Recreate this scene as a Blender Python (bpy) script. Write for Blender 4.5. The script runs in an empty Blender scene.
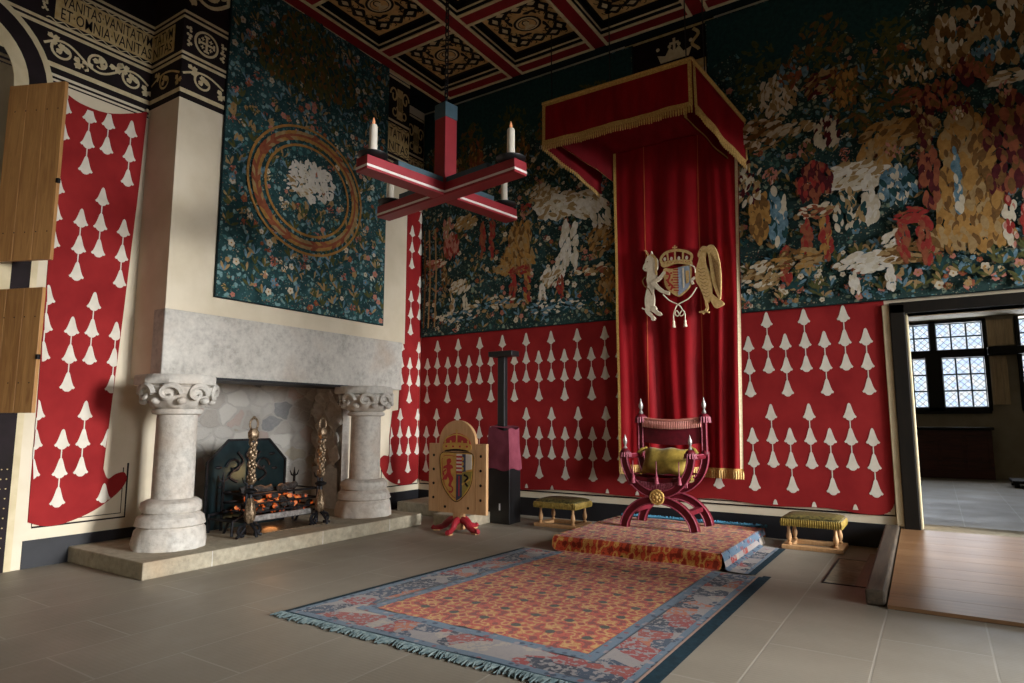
import bpy, bmesh, math, random
from mathutils import Vector, Matrix
R = random.Random(7)
S = bpy.context.scene
COL = S.collection
PI = math.pi
ORG = {}

# ------------------------------------------------------------------ mesh helper
class MB:
    def __init__(s):
        s.bm = bmesh.new()
    def box(s, x0, x1, y0, y1, z0, z1, m=0, bev=0.0, M=None):
        vs = [s.bm.verts.new((x, y, z)) for x in (x0, x1) for y in (y0, y1) for z in (z0, z1)]
        fs = []
        for q in ((0, 1, 3, 2), (4, 6, 7, 5), (0, 4, 5, 1), (2, 3, 7, 6), (0, 2, 6, 4), (1, 5, 7, 3)):
            f = s.bm.faces.new([vs[i] for i in q]); f.material_index = m; fs.append(f)
        if bev > 0:
            es = list({e for f in fs for e in f.edges})
            r = bmesh.ops.bevel(s.bm, geom=es, offset=bev, segments=2, profile=0.5, affect='EDGES', material=m)
            vs = list({v for f in r['faces'] for v in f.verts} | {v for v in vs if v.is_valid})
        if M is not None:
            bmesh.ops.transform(s.bm, matrix=M, verts=[v for v in vs if v.is_valid])
        return vs
    def tube(s, pts, r, n=8, m=0, closed=False, cap=True, flat=None):
        pts = [Vector(p) for p in pts]; N = len(pts)
        if not hasattr(r, '__len__'): r = [r] * N
        rings = []; up = None
        for i, p in enumerate(pts):
            a = pts[(i - 1) % N] if (closed or i > 0) else p
            b = pts[(i + 1) % N] if (closed or i < N - 1) else p
            t = (b - a)
            if t.length < 1e-9: t = Vector((0, 0, 1))
            t.normalize()
            if up is None:
                up = Vector((0, 0, 1)) if abs(t.z) < 0.9 else Vector((1, 0, 0))
            u = up - t * up.dot(t)
            if u.length < 1e-6: u = t.orthogonal()
            u.normalize(); w = t.cross(u); up = u
            fx, fy = flat if flat else (1, 1)
            rings.append([s.bm.verts.new(p + (u * math.cos(2 * PI * k / n) * fx + w * math.sin(2 * PI * k / n) * fy) * r[i]) for k in range(n)])
        L = N if closed else N - 1
        for i in range(L):
            A, B = rings[i], rings[(i + 1) % N]
            for k in range(n):
                f = s.bm.faces.new((A[k], A[(k + 1) % n], B[(k + 1) % n], B[k])); f.material_index = m; f.smooth = True
        if cap and not closed:
            f = s.bm.faces.new(list(reversed(rings[0]))); f.material_index = m
            f = s.bm.faces.new(rings[-1]); f.material_index = m
    def lathe(s, prof, c=(0, 0, 0), n=24, m=0, M=None, lob=None):
        vs = []; rings = []
        for j, (r, z) in enumerate(prof):
            ring = []
            for k in range(n):
                a = 2 * PI * k / n
                rr = max(r, 1e-4) * (1 + (lob(a, j) if lob else 0))
                ring.append(s.bm.verts.new((c[0] + rr * math.cos(a), c[1] + rr * math.sin(a), c[2] + z)))
            rings.append(ring); vs += ring
        for A, B in zip(rings, rings[1:]):
            for k in range(n):
                f = s.bm.faces.new((A[k], A[(k + 1) % n], B[(k + 1) % n], B[k])); f.material_index = m; f.smooth = True
        f = s.bm.faces.new(list(reversed(rings[0]))); f.material_index = m
        f = s.bm.faces.new(rings[-1]); f.material_index = m
        if M is not None: bmesh.ops.transform(s.bm, matrix=M, verts=vs)
        return vs
    def ball(s, c, r, m=0, n=10, sc=(1, 1, 1)):
        prof = [(r * math.sin(PI * i / n), -r * math.cos(PI * i / n)) for i in range(n + 1)]
        vs = s.lathe(prof, (0, 0, 0), max(8, n), m)
        bmesh.ops.transform(s.bm, matrix=Matrix.Translation(c) @ Matrix.Diagonal((*sc, 1)), verts=vs)
    def poly(s, pts, fr, d0, d1, m=0):
        """outline in the plane fr=(O,U,V), extruded along U x V from d0 to d1"""
        O, U, V = (Vector(q) for q in fr); N = U.cross(V).normalized()
        ar = sum(a[0] * b[1] - b[0] * a[1] for a, b in zip(pts, pts[1:] + pts[:1]))
        if ar < 0: pts = pts[::-1]
        T = [s.bm.verts.new(O + U * p[0] + V * p[1] + N * d1) for p in pts]
        f = s.bm.faces.new(T); f.material_index = m
        if d0 is not None:
            B = [s.bm.verts.new(O + U * p[0] + V * p[1] + N * d0) for p in pts]
            f = s.bm.faces.new(B[::-1]); f.material_index = m
            n = len(pts)
            for i in range(n):
                f = s.bm.faces.new((B[i], B[(i + 1) % n], T[(i + 1) % n], T[i])); f.material_index = m
    def stroke(s, pts, w, fr, d, m=0, d0=None):
        """flat ribbon along a 2D line, width w (number or list)"""
        n = len(pts)
        if n < 2: return
        ws = w if hasattr(w, '__len__') else [w] * n
        L, Rr = [], []
        for i, p in enumerate(pts):
            a = pts[max(0, i - 1)]; b = pts[min(n - 1, i + 1)]
            dx, dy = b[0] - a[0], b[1] - a[1]; l = math.hypot(dx, dy) or 1
            nx, ny = -dy / l * ws[i] / 2, dx / l * ws[i] / 2
            L.append((p[0] + nx, p[1] + ny)); Rr.append((p[0] - nx, p[1] - ny))
        O, U, V = (Vector(q) for q in fr); N = U.cross(V).normalized()
        def vv(q, h): return s.bm.verts.new(O + U * q[0] + V * q[1] + N * h)
        A = [vv(q, d) for q in L]; B = [vv(q, d) for q in Rr]
        for i in range(n - 1):
            f = s.bm.faces.new((B[i], B[i + 1], A[i + 1], A[i])); f.material_index = m
        if d0 is not None:
            A2 = [vv(q, d0) for q in L]; B2 = [vv(q, d0) for q in Rr]
            for i in range(n - 1):
                for q in ((A[i], A[i + 1], A2[i + 1], A2[i]), (B2[i], B2[i + 1], B[i + 1], B[i])):
                    f = s.bm.faces.new(q); f.material_index = m
            for i in (0, n - 1):
                f = s.bm.faces.new((A[i], A2[i], B2[i], B[i])); f.material_index = m
    def grid(s, fn, nu, nv, m=0, mf=None):
        G = [[s.bm.verts.new(fn(i / nu, j / nv)) for j in range(nv + 1)] for i in range(nu + 1)]
        for i in range(nu):
            for j in range(nv):
                f = s.bm.faces.new((G[i][j], G[i + 1][j], G[i + 1][j + 1], G[i][j + 1]))
                f.material_index = mf((i + .5) / nu, (j + .5) / nv) if mf else m; f.smooth = True
        return G
    def text(s, body, fr, x0, x1, y0, h, d0, d1, m=0):
        cu = bpy.data.curves.new('lettering', 'FONT'); cu.body = body; cu.size = 1.0; cu.offset = .003; cu.resolution_u = 2
        o = bpy.data.objects.new('lettering', cu); COL.objects.link(o)
        bpy.context.view_layer.update()
        me = o.to_mesh()
        xs = [v.co.x for v in me.vertices]; ys = [v.co.y for v in me.vertices]
        ax, bx, ay, by = min(xs), max(xs), min(ys), max(ys)
        O, U, V = (Vector(q) for q in fr); N = U.cross(V).normalized()
        mp = [s.bm.verts.new(O + U * (x0 + (v.co.x - ax) / (bx - ax) * (x1 - x0)) + V * (y0 + (v.co.y - ay) / (by - ay) * h) + N * d1) for v in me.vertices]
        for p in me.polygons:
            try:
                f = s.bm.faces.new([mp[i] for i in p.vertices]); f.material_index = m
            except ValueError: pass
        o.to_mesh_clear(); bpy.data.objects.remove(o); bpy.data.curves.remove(cu)
    def build(s, name, mats, parent=None, local=False, sharp=40, smooth=None, normals=True):
        me = bpy.data.meshes.new(name)
        if parent is not None and not local:
            o = ORG.get(parent.name, Vector())
            bmesh.ops.translate(s.bm, verts=s.bm.verts, vec=-o)
        if normals: bmesh.ops.recalc_face_normals(s.bm, faces=s.bm.faces)
        s.bm.to_mesh(me); s.bm.free()
        if not isinstance(mats, (list, tuple)): mats = [mats]
        for m in mats: me.materials.append(m)
        if smooth: 
            me.shade_smooth()
        if any(p.use_smooth for p in me.polygons):
            me.set_sharp_from_angle(angle=math.radians(sharp))
        ob = bpy.data.objects.new(name, me); COL.objects.link(ob)
        if parent is not None:
            ob.parent = parent
            ORG[ob.name] = ORG.get(parent.name, Vector()) if not local else Vector()
        return ob

def thing(name, label, cat, loc=(0, 0, 0), rz=0, group=None):
    o = bpy.data.objects.new(name, None); COL.objects.link(o); o.empty_display_size = .1
    o.location = loc; o.rotation_euler = (0, 0, rz); ORG[o.name] = Vector(loc)
    return tag(o, label, cat, group)
def tag(o, label, cat, group=None):
    o['label'] = label; o['category'] = cat
    if group: o['group'] = group
    return o
def struct(o, label=None, cat=None):
    o['kind'] = 'structure'
    if label: o['label'] = label
    if cat: o['category'] = cat
    return o
def stuff(o): o['kind'] = 'stuff'; return o
def copy_thing(o, parent=None):
    c = o.copy(); COL.objects.link(c)
    if parent is not None: c.parent = parent
    for ch in list(o.children): copy_thing(ch, c)
    return c
def spl(P, n=6, closed=True):
    out = []; N = len(P)
    for i in range(N if closed else N - 1):
        if closed: a, b, c, d = P[(i - 1) % N], P[i], P[(i + 1) % N], P[(i + 2) % N]
        else: a, b, c, d = P[max(i - 1, 0)], P[i], P[i + 1], P[min(i + 2, N - 1)]
        for k in range(n):
            t = k / n
            out.append(tuple(.5 * (2 * b[q] + (c[q] - a[q]) * t + (2 * a[q] - 5 * b[q] + 4 * c[q] - d[q]) * t * t + (3 * b[q] - a[q] - 3 * c[q] + d[q]) * t ** 3) for q in range(len(b))))
    if not closed: out.append(tuple(P[-1]))
    return out
def inside(p, poly):
    c = False; n = len(poly)
    for i in range(n):
        (x1, y1), (x2, y2) = poly[i], poly[(i + 1) % n]
        if (y1 > p[1]) != (y2 > p[1]) and p[0] < (x2 - x1) * (p[1] - y1) / (y2 - y1) + x1: c = not c
    return c

# ------------------------------------------------------------------ materials
def lin(c):
    return tuple((v / 12.92 if v <= .04045 else ((v + .055) / 1.055) ** 2.4) for v in c) + (1,)
def hx(h): return lin(tuple(int(h[i:i + 2], 16) / 255 for i in (0, 2, 4)))
class NT:
    def __init__(s, name):
        s.m = bpy.data.materials.new(name); s.m.use_nodes = True; s.t = s.m.node_tree; s.t.nodes.clear()
        s.out = s.n('ShaderNodeOutputMaterial'); s.b = s.n('ShaderNodeBsdfPrincipled')
        s.l(s.b.outputs[0], s.out.inputs[0]); s.tc = s.n('ShaderNodeTexCoord')
    def n(s, t, **k):
        q = s.t.nodes.new(t)
        for a, v in k.items(): setattr(q, a, v)
        return q
    def l(s, a, b): s.t.links.new(a, b)
    def mapping(s, sc=(1, 1, 1), rot=(0, 0, 0), loc=(0, 0, 0)):
        q = s.n('ShaderNodeMapping'); q.inputs['Scale'].default_value = sc; q.inputs['Rotation'].default_value = rot; q.inputs['Location'].default_value = loc
        s.l(s.tc.outputs['Object'], q.inputs[0]); return q.outputs[0]
    def noise(s, v, scale, detail=3, rough=.55, dist=0):
        q = s.n('ShaderNodeTexNoise'); q.inputs['Scale'].default_value = scale; q.inputs['Detail'].default_value = detail
        q.inputs['Roughness'].default_value = rough; q.inputs['Distortion'].default_value = dist; s.l(v, q.inputs['Vector']); return q.outputs['Fac']
    def ramp(s, fac, stops, const=False):
        q = s.n('ShaderNodeValToRGB'); q.color_ramp.interpolation = 'CONSTANT' if const else 'LINEAR'
        e = q.color_ramp.elements
        while len(e) < len(stops): e.new(.5)
        for i, (p, c) in enumerate(stops): e[i].position = p; e[i].color = c
        s.l(fac, q.inputs[0]); return q.outputs[0]
    def math(s, op, a, b=None, c=None):
        q = s.n('ShaderNodeMath', operation=op)
        for i, v in enumerate((a, b, c)):
            if v is None: continue
            if hasattr(v, 'links'): s.l(v, q.inputs[i])
            else: q.inputs[i].default_value = v
        return q.outputs[0]
    def mix(s, fac, a, b):
        q = s.n('ShaderNodeMix', data_type='RGBA')
        for i, v in ((0, fac), (6, a), (7, b)):
            if hasattr(v, 'links'): s.l(v, q.inputs[i])
            else: q.inputs[i].default_value = v
        return q.outputs[2]
    def bump(s, h, strength=.3, dist=.01):
        q = s.n('ShaderNodeBump'); q.inputs['Strength'].default_value = strength; q.inputs['Distance'].default_value = dist
        s.l(h, q.inputs['Height']); s.l(q.outputs[0], s.b.inputs['Normal'])
    def set(s, rough=None, metal=None, sheen=None, spec=None):
        if rough is not None: s.b.inputs['Roughness'].default_value = rough
        if metal is not None: s.b.inputs['Metallic'].default_value = metal
        if spec is not None: s.b.inputs['Specular IOR Level'].default_value = spec
        if sheen is not None: s.b.inputs['Sheen Weight'].default_value = sheen; s.b.inputs['Sheen Roughness'].default_value = .4
        return s
    def color(s, c): s.l(c, s.b.inputs['Base Color'])

def simple(name, c1, c2=None, scale=6, rough=.6, bump=0, metal=0, st=(1, 1, 1), sheen=None, spec=None, detail=4, lo=.35, hi=.65):
    t = NT(name); t.set(rough, metal, sheen, spec); v = t.mapping(st)
    f = t.noise(v, scale, detail)
    t.color(t.ramp(f, [(lo, hx(c1)), (hi, hx(c2 or c1))]))
    if bump: t.bump(f, bump, .01)
    return t.m
def weave(name, c1, c2, scale=5, rough=.85, sheen=None, thread=260, spec=.2):
    t = NT(name); t.set(rough, 0, sheen, spec); v = t.mapping()
    f = t.noise(v, scale, 4); t.color(t.ramp(f, [(.3, hx(c1)), (.7, hx(c2))]))
    t.bump(t.noise(v, thread, 2), .25, .004)
    return t.m
def wood(name, c1, c2, axis='z', scale=3, rough=.5, spec=.5, coat=0):
    t = NT(name); t.set(rough, 0, None, spec)
    st = {'x': (.12, 1.4, 1.4), 'y': (1.4, .12, 1.4), 'z': (1.4, 1.4, .12)}[axis]
    v = t.mapping(st); f = t.noise(v, scale * 6, 5, .6, 1.2); g = t.noise(v, scale * 1.5, 3)
    t.color(t.ramp(t.math('ADD', t.math('MULTIPLY', f, .6), t.math('MULTIPLY', g, .4)), [(.35, hx(c1)), (.65, hx(c2))]))
    t.bump(f, .12, .004)
    if coat: t.b.inputs['Coat Weight'].default_value = coat
    return t.m

M = {}
M['plaster'] = simple('cream_plaster', 'dbcfb8', 'd0c3a9', 2, .85, .05, spec=.2)
M['cream_paint'] = simple('cream_paint', 'd6c7a4', 'c8b893', 5, .7, spec=.3)
M['black_paint'] = simple('black_paint', '121216', '1b1c21', 3, .55, spec=.4)
M['brown_black'] = simple('brown_black_paint', '170f0e', '21161a', 4, .7, spec=.2)
M['gold_paint'] = simple('ochre_gold_paint', 'b79a62', 'cdb584', 14, .6, spec=.3)
M['gold_pale'] = simple('pale_gold_paint', 'c9b68e', 'd8caa6', 12, .6, spec=.3)
M['teal_dark'] = simple('dark_teal_paint', '101d20', '18292c', 3, .8, spec=.2)
M['stone'] = None
M['red_cloth'] = weave('red_wall_cloth', '80181a', '942323', 2.2, .8)
M['white_ermine'] = weave('white_ermine_paint', 'd9d2c4', 'cbc3b3', 8, .8)
M['velvet'] = None
M['gold_braid'] = simple('gold_braid', 'a9803c', 'd0aa62', 60, .55, .4, 0, spec=.5)
M['cream_braid'] = simple('cream_braid', 'c8b08a', 'dbc7a2', 40, .7, .2)
M['oak'] = wood('honey_oak', '9a6a3c', 'c49258', 'z')
M['oak_x'] = wood('plank_oak', '8a6240', 'ad855c', 'y', 2.2, .3, .5)
M['ramp_oak'] = wood('polished_ramp_oak', '6c4c32', '8c6a4a', 'x', 2.2, .36, .6)
M['pale_oak'] = wood('pale_oak', 'b98b5c', 'cfa476', 'z')
M['dark_wood'] = wood('dark_brown_wood', '0d0c09', '1c160f', 'z', 3, .5, .25)
M['red_wood'] = wood('reddish_brown_wood', '3a1a12', '5c2e20', 'x', 3, .5)
M['rail_wood'] = wood('grey_brown_beam', '2c2721', '574a3b', 'y', 3, .6)
M['lime_oak'] = wood('limed_oak', '9c8463', 'bfa682', 'z')
M['black_metal'] = simple('black_painted_metal', '0b0b0d', '141416', 8, .45, spec=.5)
M['iron'] = simple('wrought_iron', '121214', '26262a', 20, .5, .2, .6)
M['brass'] = simple('aged_brass', '54432f', 'a08a70', 40, .45, .3, .7)
M['steel'] = simple('scuffed_steel', '85807c', 'b9b4ae', 25, .4, .2, .6)
M['red_paint'] = simple('crimson_paint', '861a24', '96222c', 4, .45, spec=.5)
M['white_line'] = simple('white_line_paint', 'd9d0c8', 'e4ddd6', 8, .5)
M['blue_grey'] = simple('blue_grey_paint', '2d4651', '3c5762', 4, .5)
M['ceil_red'] = simple('ceiling_red', '7a131b', '8a1b23', 3, .6, spec=.3)
M['ceil_black'] = simple('ceiling_black', '0d0c0e', '171517', 3, .6, spec=.3)
M['ceil_gold'] = simple('ceiling_gold', 'c09860', 'd8b47a', 9, .55, spec=.4)
M['candle'] = simple('ivory_candle', 'dcd2c0', 'e8e0d0', 4, .5)
M['throne_red'] = weave('throne_crimson', '4c0815', '640c1d', 12, .55, None, 180, .3)
M['throne_trim'] = simple('pink_red_braid', '7c1e33', '964556', 60, .6, .3)
M['olive_gold'] = weave('olive_gold_damask', '75601f', '9c8238', 16, .6, .2)
M['green_gold'] = simple('green_gold_brocade', '2e2c10', '6c6030', 34, .6, .3)
M['crimson_cover'] = weave('dull_crimson_cover', '6b2e3b', '7d3c49', 6, .8)
M['white_plastic'] = simple('white_plastic', 'd8d8d8', 'e2e2e2', 4, .4)
M['ash'] = simple('ash', '1c1a19', '4a4541', 25, .9, .5)
def emis(name, col, st):
    t = NT(name); t.b.inputs['Base Color'].default_value = hx(col); t.b.inputs['Emission Color'].default_value = hx(col); t.b.inputs['Emission Strength'].default_value = st; return t.m

def m_stone(name, a, b, c, bump=.5, sc=1.0):
    t = NT(name); t.set(.85, 0, None, .25); v = t.mapping()
    f = t.noise(v, 2.2 * sc, 6, .6); g = t.noise(v, 14 * sc, 5, .65); h = t.noise(v, 1.1 * sc, 3)
    base = t.ramp(t.math('ADD', t.math('MULTIPLY', f, .5), t.math('MULTIPLY', g, .5)), [(.36, hx(a)), (.5, hx(b)), (.64, hx(c))])
    st = t.ramp(h, [(.5, hx('ffffff')), (.72, hx('c8b09c'))])
    q = t.n('ShaderNodeMix', data_type='RGBA', blend_type='MULTIPLY'); q.inputs[0].default_value = .7
    t.l(base, q.inputs[6]); t.l(st, q.inputs[7]); t.color(q.outputs[2])
    t.bump(t.math('ADD', g, t.math('MULTIPLY', f, .5)), bump, .02)
    return t.m
M['stone'] = m_stone('weathered_stone', 'a39e96', 'bfbab1', 'cfcac0', .35)
M['stone_warm'] = m_stone('hearth_stone', '847b69', '9c937f', 'b0a690', .2)

def m_rubble():
    t = NT('rubble_masonry'); t.set(.9, 0, None, .2); v = t.mapping((1, 1, 1.5))
    vo = t.n('ShaderNodeTexVoronoi', feature='F1'); vo.inputs['Scale'].default_value = 3.6; t.l(v, vo.inputs[0])
    vd = t.n('ShaderNodeTexVoronoi', feature='DISTANCE_TO_EDGE'); vd.inputs['Scale'].default_value = 3.6
    nz = t.n('ShaderNodeTexNoise'); nz.inputs['Scale'].default_value = 5; t.l(v, nz.inputs['Vector'])
    mx = t.n('ShaderNodeMix', data_type='RGBA'); mx.inputs[0].default_value = .12; t.l(v, mx.inputs[6]); t.l(nz.outputs['Color'], mx.inputs[7])
    t.l(mx.outputs[2], vd.inputs[0]); t.l(mx.outputs[2], vo.inputs[0])
    sp = t.n('ShaderNodeSeparateColor'); t.l(vo.outputs['Color'], sp.inputs[0])
    st = t.ramp(sp.outputs[0], [(0, hx('c4bfb7')), (.3, hx('aaa299')), (.5, hx('d0cbc2')), (.7, hx('b8a196')), (.8, hx('7a7d82')), (.92, hx('a89c86'))], True)
    g = t.noise(v, 18, 5, .7)
    st2 = t.mix(t.math('MULTIPLY', g, .6), st, hx('c8c3ba'))
    e = t.ramp(vd.outputs['Distance'], [(.03, hx('000000')), (.09, hx('ffffff'))])
    t.color(t.mix(e, hx('bdb8b0'), st2))
    t.bump(t.math('ADD', t.math('MULTIPLY', e, .7), g), .6, .03)
    return t.m
M['rubble'] = m_rubble()

def m_floor():
    t = NT('stone_flags'); t.set(.5, 0, None, .35); v = t.mapping((1, 1, 1), (0, 0, PI / 2), (0, .13, 0))
    br = t.n('ShaderNodeTexBrick'); br.offset = .37; br.inputs['Scale'].default_value = 1
    br.inputs['Mortar Size'].default_value = .008; br.inputs['Mortar Smooth'].default_value = .3
    br.inputs['Brick Width'].default_value = 1.45; br.inputs['Row Height'].default_value = .655
    br.inputs['Color1'].default_value = (.2, .2, .2, 1); br.inputs['Color2'].default_value = (.8, .8, .8, 1); br.inputs['Mortar'].default_value = (.5, .5, .5, 1)
    t.l(v, br.inputs[0])
    tint = t.ramp(br.outputs['Color'], [(0, hx('857d6e')), (1, hx('958c7d'))])
    f = t.noise(v, 1.3, 5, .6); g = t.noise(v, 30, 4, .6)
    c = t.mix(t.math('MULTIPLY', f, .55), tint, hx('736c61'))
    c = t.mix(t.math('MULTIPLY', g, .25), c, hx('a09888'))
    c = t.mix(br.outputs['Fac'], c, hx('9a9386'))
    t.color(c)
    wv = t.n('ShaderNodeTexWave'); wv.inputs['Scale'].default_value = 9; wv.inputs['Distortion'].default_value = .3; t.l(v, wv.inputs[0])
    h = t.math('ADD', t.math('ADD', t.math('MULTIPLY', br.outputs['Fac'], -1.2), t.math('MULTIPLY', f, .8)), t.math('MULTIPLY', wv.outputs['Fac'], .12))
    t.bump(t.math('ADD', h, t.math('MULTIPLY', g, .12)), .25, .01)
    t.l(t.ramp(f, [(.3, (.42, .42, .42, 1)), (.7, (.6, .6, .6, 1))]), t.b.inputs['Roughness'])
    return t.m
M['floor'] = m_floor()

def m_velvet(name, a, b):
    t = NT(name); t.set(.65, 0, .12, .15); v = t.mapping((1.5, 1, .35))
    f = t.noise(v, 4, 4); t.color(t.ramp(f, [(.35, hx(a)), (.65, hx(b))])); t.b.inputs['Sheen Tint'].default_value = hx('d03040')
    return t.m
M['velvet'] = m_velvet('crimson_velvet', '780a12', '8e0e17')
M['velvet_shaded'] = m_velvet('shaded_crimson_velvet', '6a0810', '7c0d18')  # same crimson velvet, colour darkened for the shade inside the canopy

def m_tapestry(name, base, leaf):
    """woven ground strewn with small leaves and flowers"""
    t = NT(name); t.set(.9, 0, None, .15); v = t.mapping()
    nz = t.n('ShaderNodeTexNoise'); nz.inputs['Scale'].default_value = 9; t.l(v, nz.inputs['Vector'])
    mx = t.n('ShaderNodeMix', data_type='RGBA'); mx.inputs[0].default_value = .1; t.l(v, mx.inputs[6]); t.l(nz.outputs['Color'], mx.inputs[7])
    def dots(scale, lo, hi):
        vo = t.n('ShaderNodeTexVoronoi', feature='F1'); vo.inputs['Scale'].default_value = scale; vo.inputs['Randomness'].default_value = 1; t.l(mx.outputs[2], vo.inputs[0])
        sp = t.n('ShaderNodeSeparateColor'); t.l(vo.outputs['Color'], sp.inputs[0])
        return t.ramp(vo.outputs['Distance'], [(lo, hx('ffffff')), (hi, hx('000000'))]), sp
    c = t.ramp(t.noise(v, 3, 3), [(.35, hx(base[0])), (.65, hx(base[1]))])
    d1, s1 = dots(13, .3, .42)
    lc = t.ramp(s1.outputs[0], [(0, hx(leaf[0])), (.25, hx(leaf[1])), (.5, hx(base[0])), (.7, hx(leaf[2])), (.85, hx(base[1]))], True)
    c = t.mix(d1, c, lc)
    d2, s2 = dots(21, .16, .24)
    fc = t.ramp(s2.outputs[1], [(0, hx(leaf[0])), (.3, hx('a89c84')), (.5, hx(leaf[1])), (.62, hx('8a5a50')), (.72, hx('b4a98f')), (.82, hx('5f7a80')), (.92, hx('a07c48'))], True)
    c = t.mix(t.math('MULTIPLY', d2, .85), c, fc)
    d3, s3 = dots(34, .2, .3)
    c = t.mix(t.math('MULTIPLY', d3, .8), c, t.ramp(s3.outputs[2], [(0, hx(base[0])), (.35, hx(leaf[1])), (.55, hx(leaf[0])), (.7, hx('8d8874')), (.85, hx('6a7468')), (.94, hx('7a4a40'))], True))
    t.color(c); t.bump(t.noise(v, 160, 2), .3, .004)
    return t.m
M['tap_teal'] = m_tapestry('tapestry_ground_teal', ('20383a', '2f5052'), ('46706f', '739494', '75856c'))
M['tap_green'] = m_tapestry('tapestry_ground_green', ('1f302e', '2c4442'), ('486860', '7c8a76', '60848a'))
TAPC = {'ochre': ('8f6834', 'ab834a'), 'cream': ('b8ad96', 'cdc4ae'), 'white': ('c4beb2', 'd8d3c6'), 'rust': ('7c4230', '94583c'), 'red': ('822824', '963832'), 'blue': ('41606f', '7593a0'), 'olive': ('3f4426', '5b5a34'), 'tan': ('8d734c', 'a68c62'), 'maroon': ('40181c', '5a2226'), 'sky': ('1c3638', '274a4a'), 'brown': ('5e4326', '78572f'), 'pink': ('a8685c', 'b98574')}
for k, (a, b) in TAPC.items(): M['t_' + k] = weave('woven_' + k, a, b, 18, .9, None, 160, .15)

def m_rug(name, kind):
    t = NT(name); t.set(.95, 0, .1, .1); v = t.mapping()
    sp = t.n('ShaderNodeSeparateXYZ'); t.l(v, sp.inputs[0]); x, y = sp.outputs[0], sp.outputs[1]
    z = sp.outputs[2]; y = t.math('SUBTRACT', y, z) if kind == 'field' else y
    nz = t.noise(v, 30, 2)
    xx = t.math('ADD', x, t.math('MULTIPLY', nz, .03)); yy = t.math('ADD', y, t.math('MULTIPLY', nz, .03))
    if kind == 'field':
        k = 2 * PI / .3
        u = t.math('MULTIPLY', t.math('ADD', xx, yy), k / 2); w = t.math('MULTIPLY', t.math('SUBTRACT', xx, yy), k / 2)
        s1 = t.math('MULTIPLY', t.math('SINE', t.math('MULTIPLY', u, 2)), t.math('SINE', w))
        s2 = t.math('MULTIPLY', t.math('SINE', t.math('MULTIPLY', t.math('ADD', u, .7), 3)), t.math('SINE', t.math('MULTIPLY', w, 3)))
        s = t.math('ADD', t.math('MULTIPLY', s1, .55), t.math('MULTIPLY', s2, .45))
        s = t.math('ADD', s, t.math('MULTIPLY', t.math('SUBTRACT', t.noise(v, 45, 2), .5), .7))
        c = t.ramp(t.math('ADD', t.math('MULTIPLY', s, .5), .5), [(0, hx('7c2a1a')), (.3, hx('b8482a')), (.42, hx('a43420')), (.5, hx('b87a3c')), (.6, hx('c8954e')), (.7, hx('ac4a2a')), (.82, hx('8c2c1c'))], True)
        dk = t.math('MULTIPLY', t.math('COSINE', u), t.math('COSINE', w))
        c = t.mix(t.ramp(dk, [(.80, hx('000000')), (.86, hx('ffffff'))]), c, hx('33311f'))
    else:
        vo = t.n('ShaderNodeTexVoronoi'); vo.inputs['Scale'].default_value = 5.5 if kind == 'border' else 15; t.l(v, vo.inputs[0])
        s2 = t.n('ShaderNodeSeparateColor'); t.l(vo.outputs['Color'], s2.inputs[0])
        if kind == 'border':
            c = t.ramp(s2.outputs[0], [(0, hx('8f8682')), (.2, hx('8e2c28')), (.36, hx('1a2436')), (.54, hx('a09486')), (.66, hx('a85c3a')), (.78, hx('28394e')), (.9, hx('8e3a30'))], True)
            c = t.mix(t.ramp(t.noise(v, 26, 3), [(.52, hx('000000')), (.56, hx('ffffff'))]), c, hx('8a8280'))
        else:
            d = t.ramp(vo.outputs['Distance'], [(.3, hx('ffffff')), (.4, hx('000000'))])
            c = t.mix(d, hx('586b7c'), t.ramp(s2.outputs[0], [(0, hx('27374e')), (.5, hx('8a8084')), (.75, hx('7c4044'))], True))
    c = t.mix(.2, c, hx('0c0806'))
    t.color(c); t.bump(t.noise(v, 200, 2), .5, .006)
    return t.m
M['rug_field'] = m_rug('carpet_orange_field', 'field'); M['rug_border'] = m_rug('carpet_border', 'border'); M['rug_guard'] = m_rug('carpet_blue_guard', 'guard')
M['rug_edge'] = weave('carpet_navy_edge', '12242c', '1c3540', 20, .95)
M['rug_fringe'] = weave('carpet_fringe', '3f5054', '74807e', 30, .95)
M['rug_pinkline'] = weave('carpet_pink_line', '8d7468', '9c8478', 20, .95)
def m_glass():
    t = NT('leaded_glass'); t.t.nodes.remove(t.b)
    a = t.n('ShaderNodeBsdfTransparent'); g = t.n('ShaderNodeBsdfGlossy'); g.inputs['Roughness'].default_value = .1; mx = t.n('ShaderNodeMixShader'); mx.inputs[0].default_value = .06
    f = t.noise(t.mapping(), 8, 2); t.l(t.ramp(f, [(.4, hx('f4f9ff')), (.62, hx('fffcf8'))]), a.inputs[0])
    t.l(a.outputs[0], mx.inputs[1]); t.l(g.outputs[0], mx.inputs[2]); t.l(mx.outputs[0], t.out.inputs[0]); return t.m
M['glass'] = m_glass()
def m_fireback():
    t = NT('blued_iron_plate'); t.set(.28, .7); v = t.mapping(); f = t.noise(v, 3, 3)
    t.color(t.ramp(f, [(.35, hx('1c3036')), (.65, hx('2c4248'))])); t.bump(t.noise(v, 12, 3), .1, .01); return t.m
M['fireback'] = m_fireback()
def m_coal():
    t = NT('glowing_coal'); t.set(.9); v = t.mapping(); f = t.noise(v, 9, 3)
    t.color(t.ramp(f, [(.4, hx('1a1817')), (.7, hx('4a4540'))]))
    g = t.ramp(f, [(.53, hx('000000')), (.6, hx('e8601c')), (.7, hx('ffae66'))]); t.l(g, t.b.inputs['Emission Color']); t.b.inputs['Emission Strength'].default_value = .7
    return t.m
M['coal'] = m_coal()
M['flame'] = emis('ember_glow', 'ff7a22', 1.6)
M['bulb'] = emis('warm_candle_bulb', 'e8a070', .35)
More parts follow.
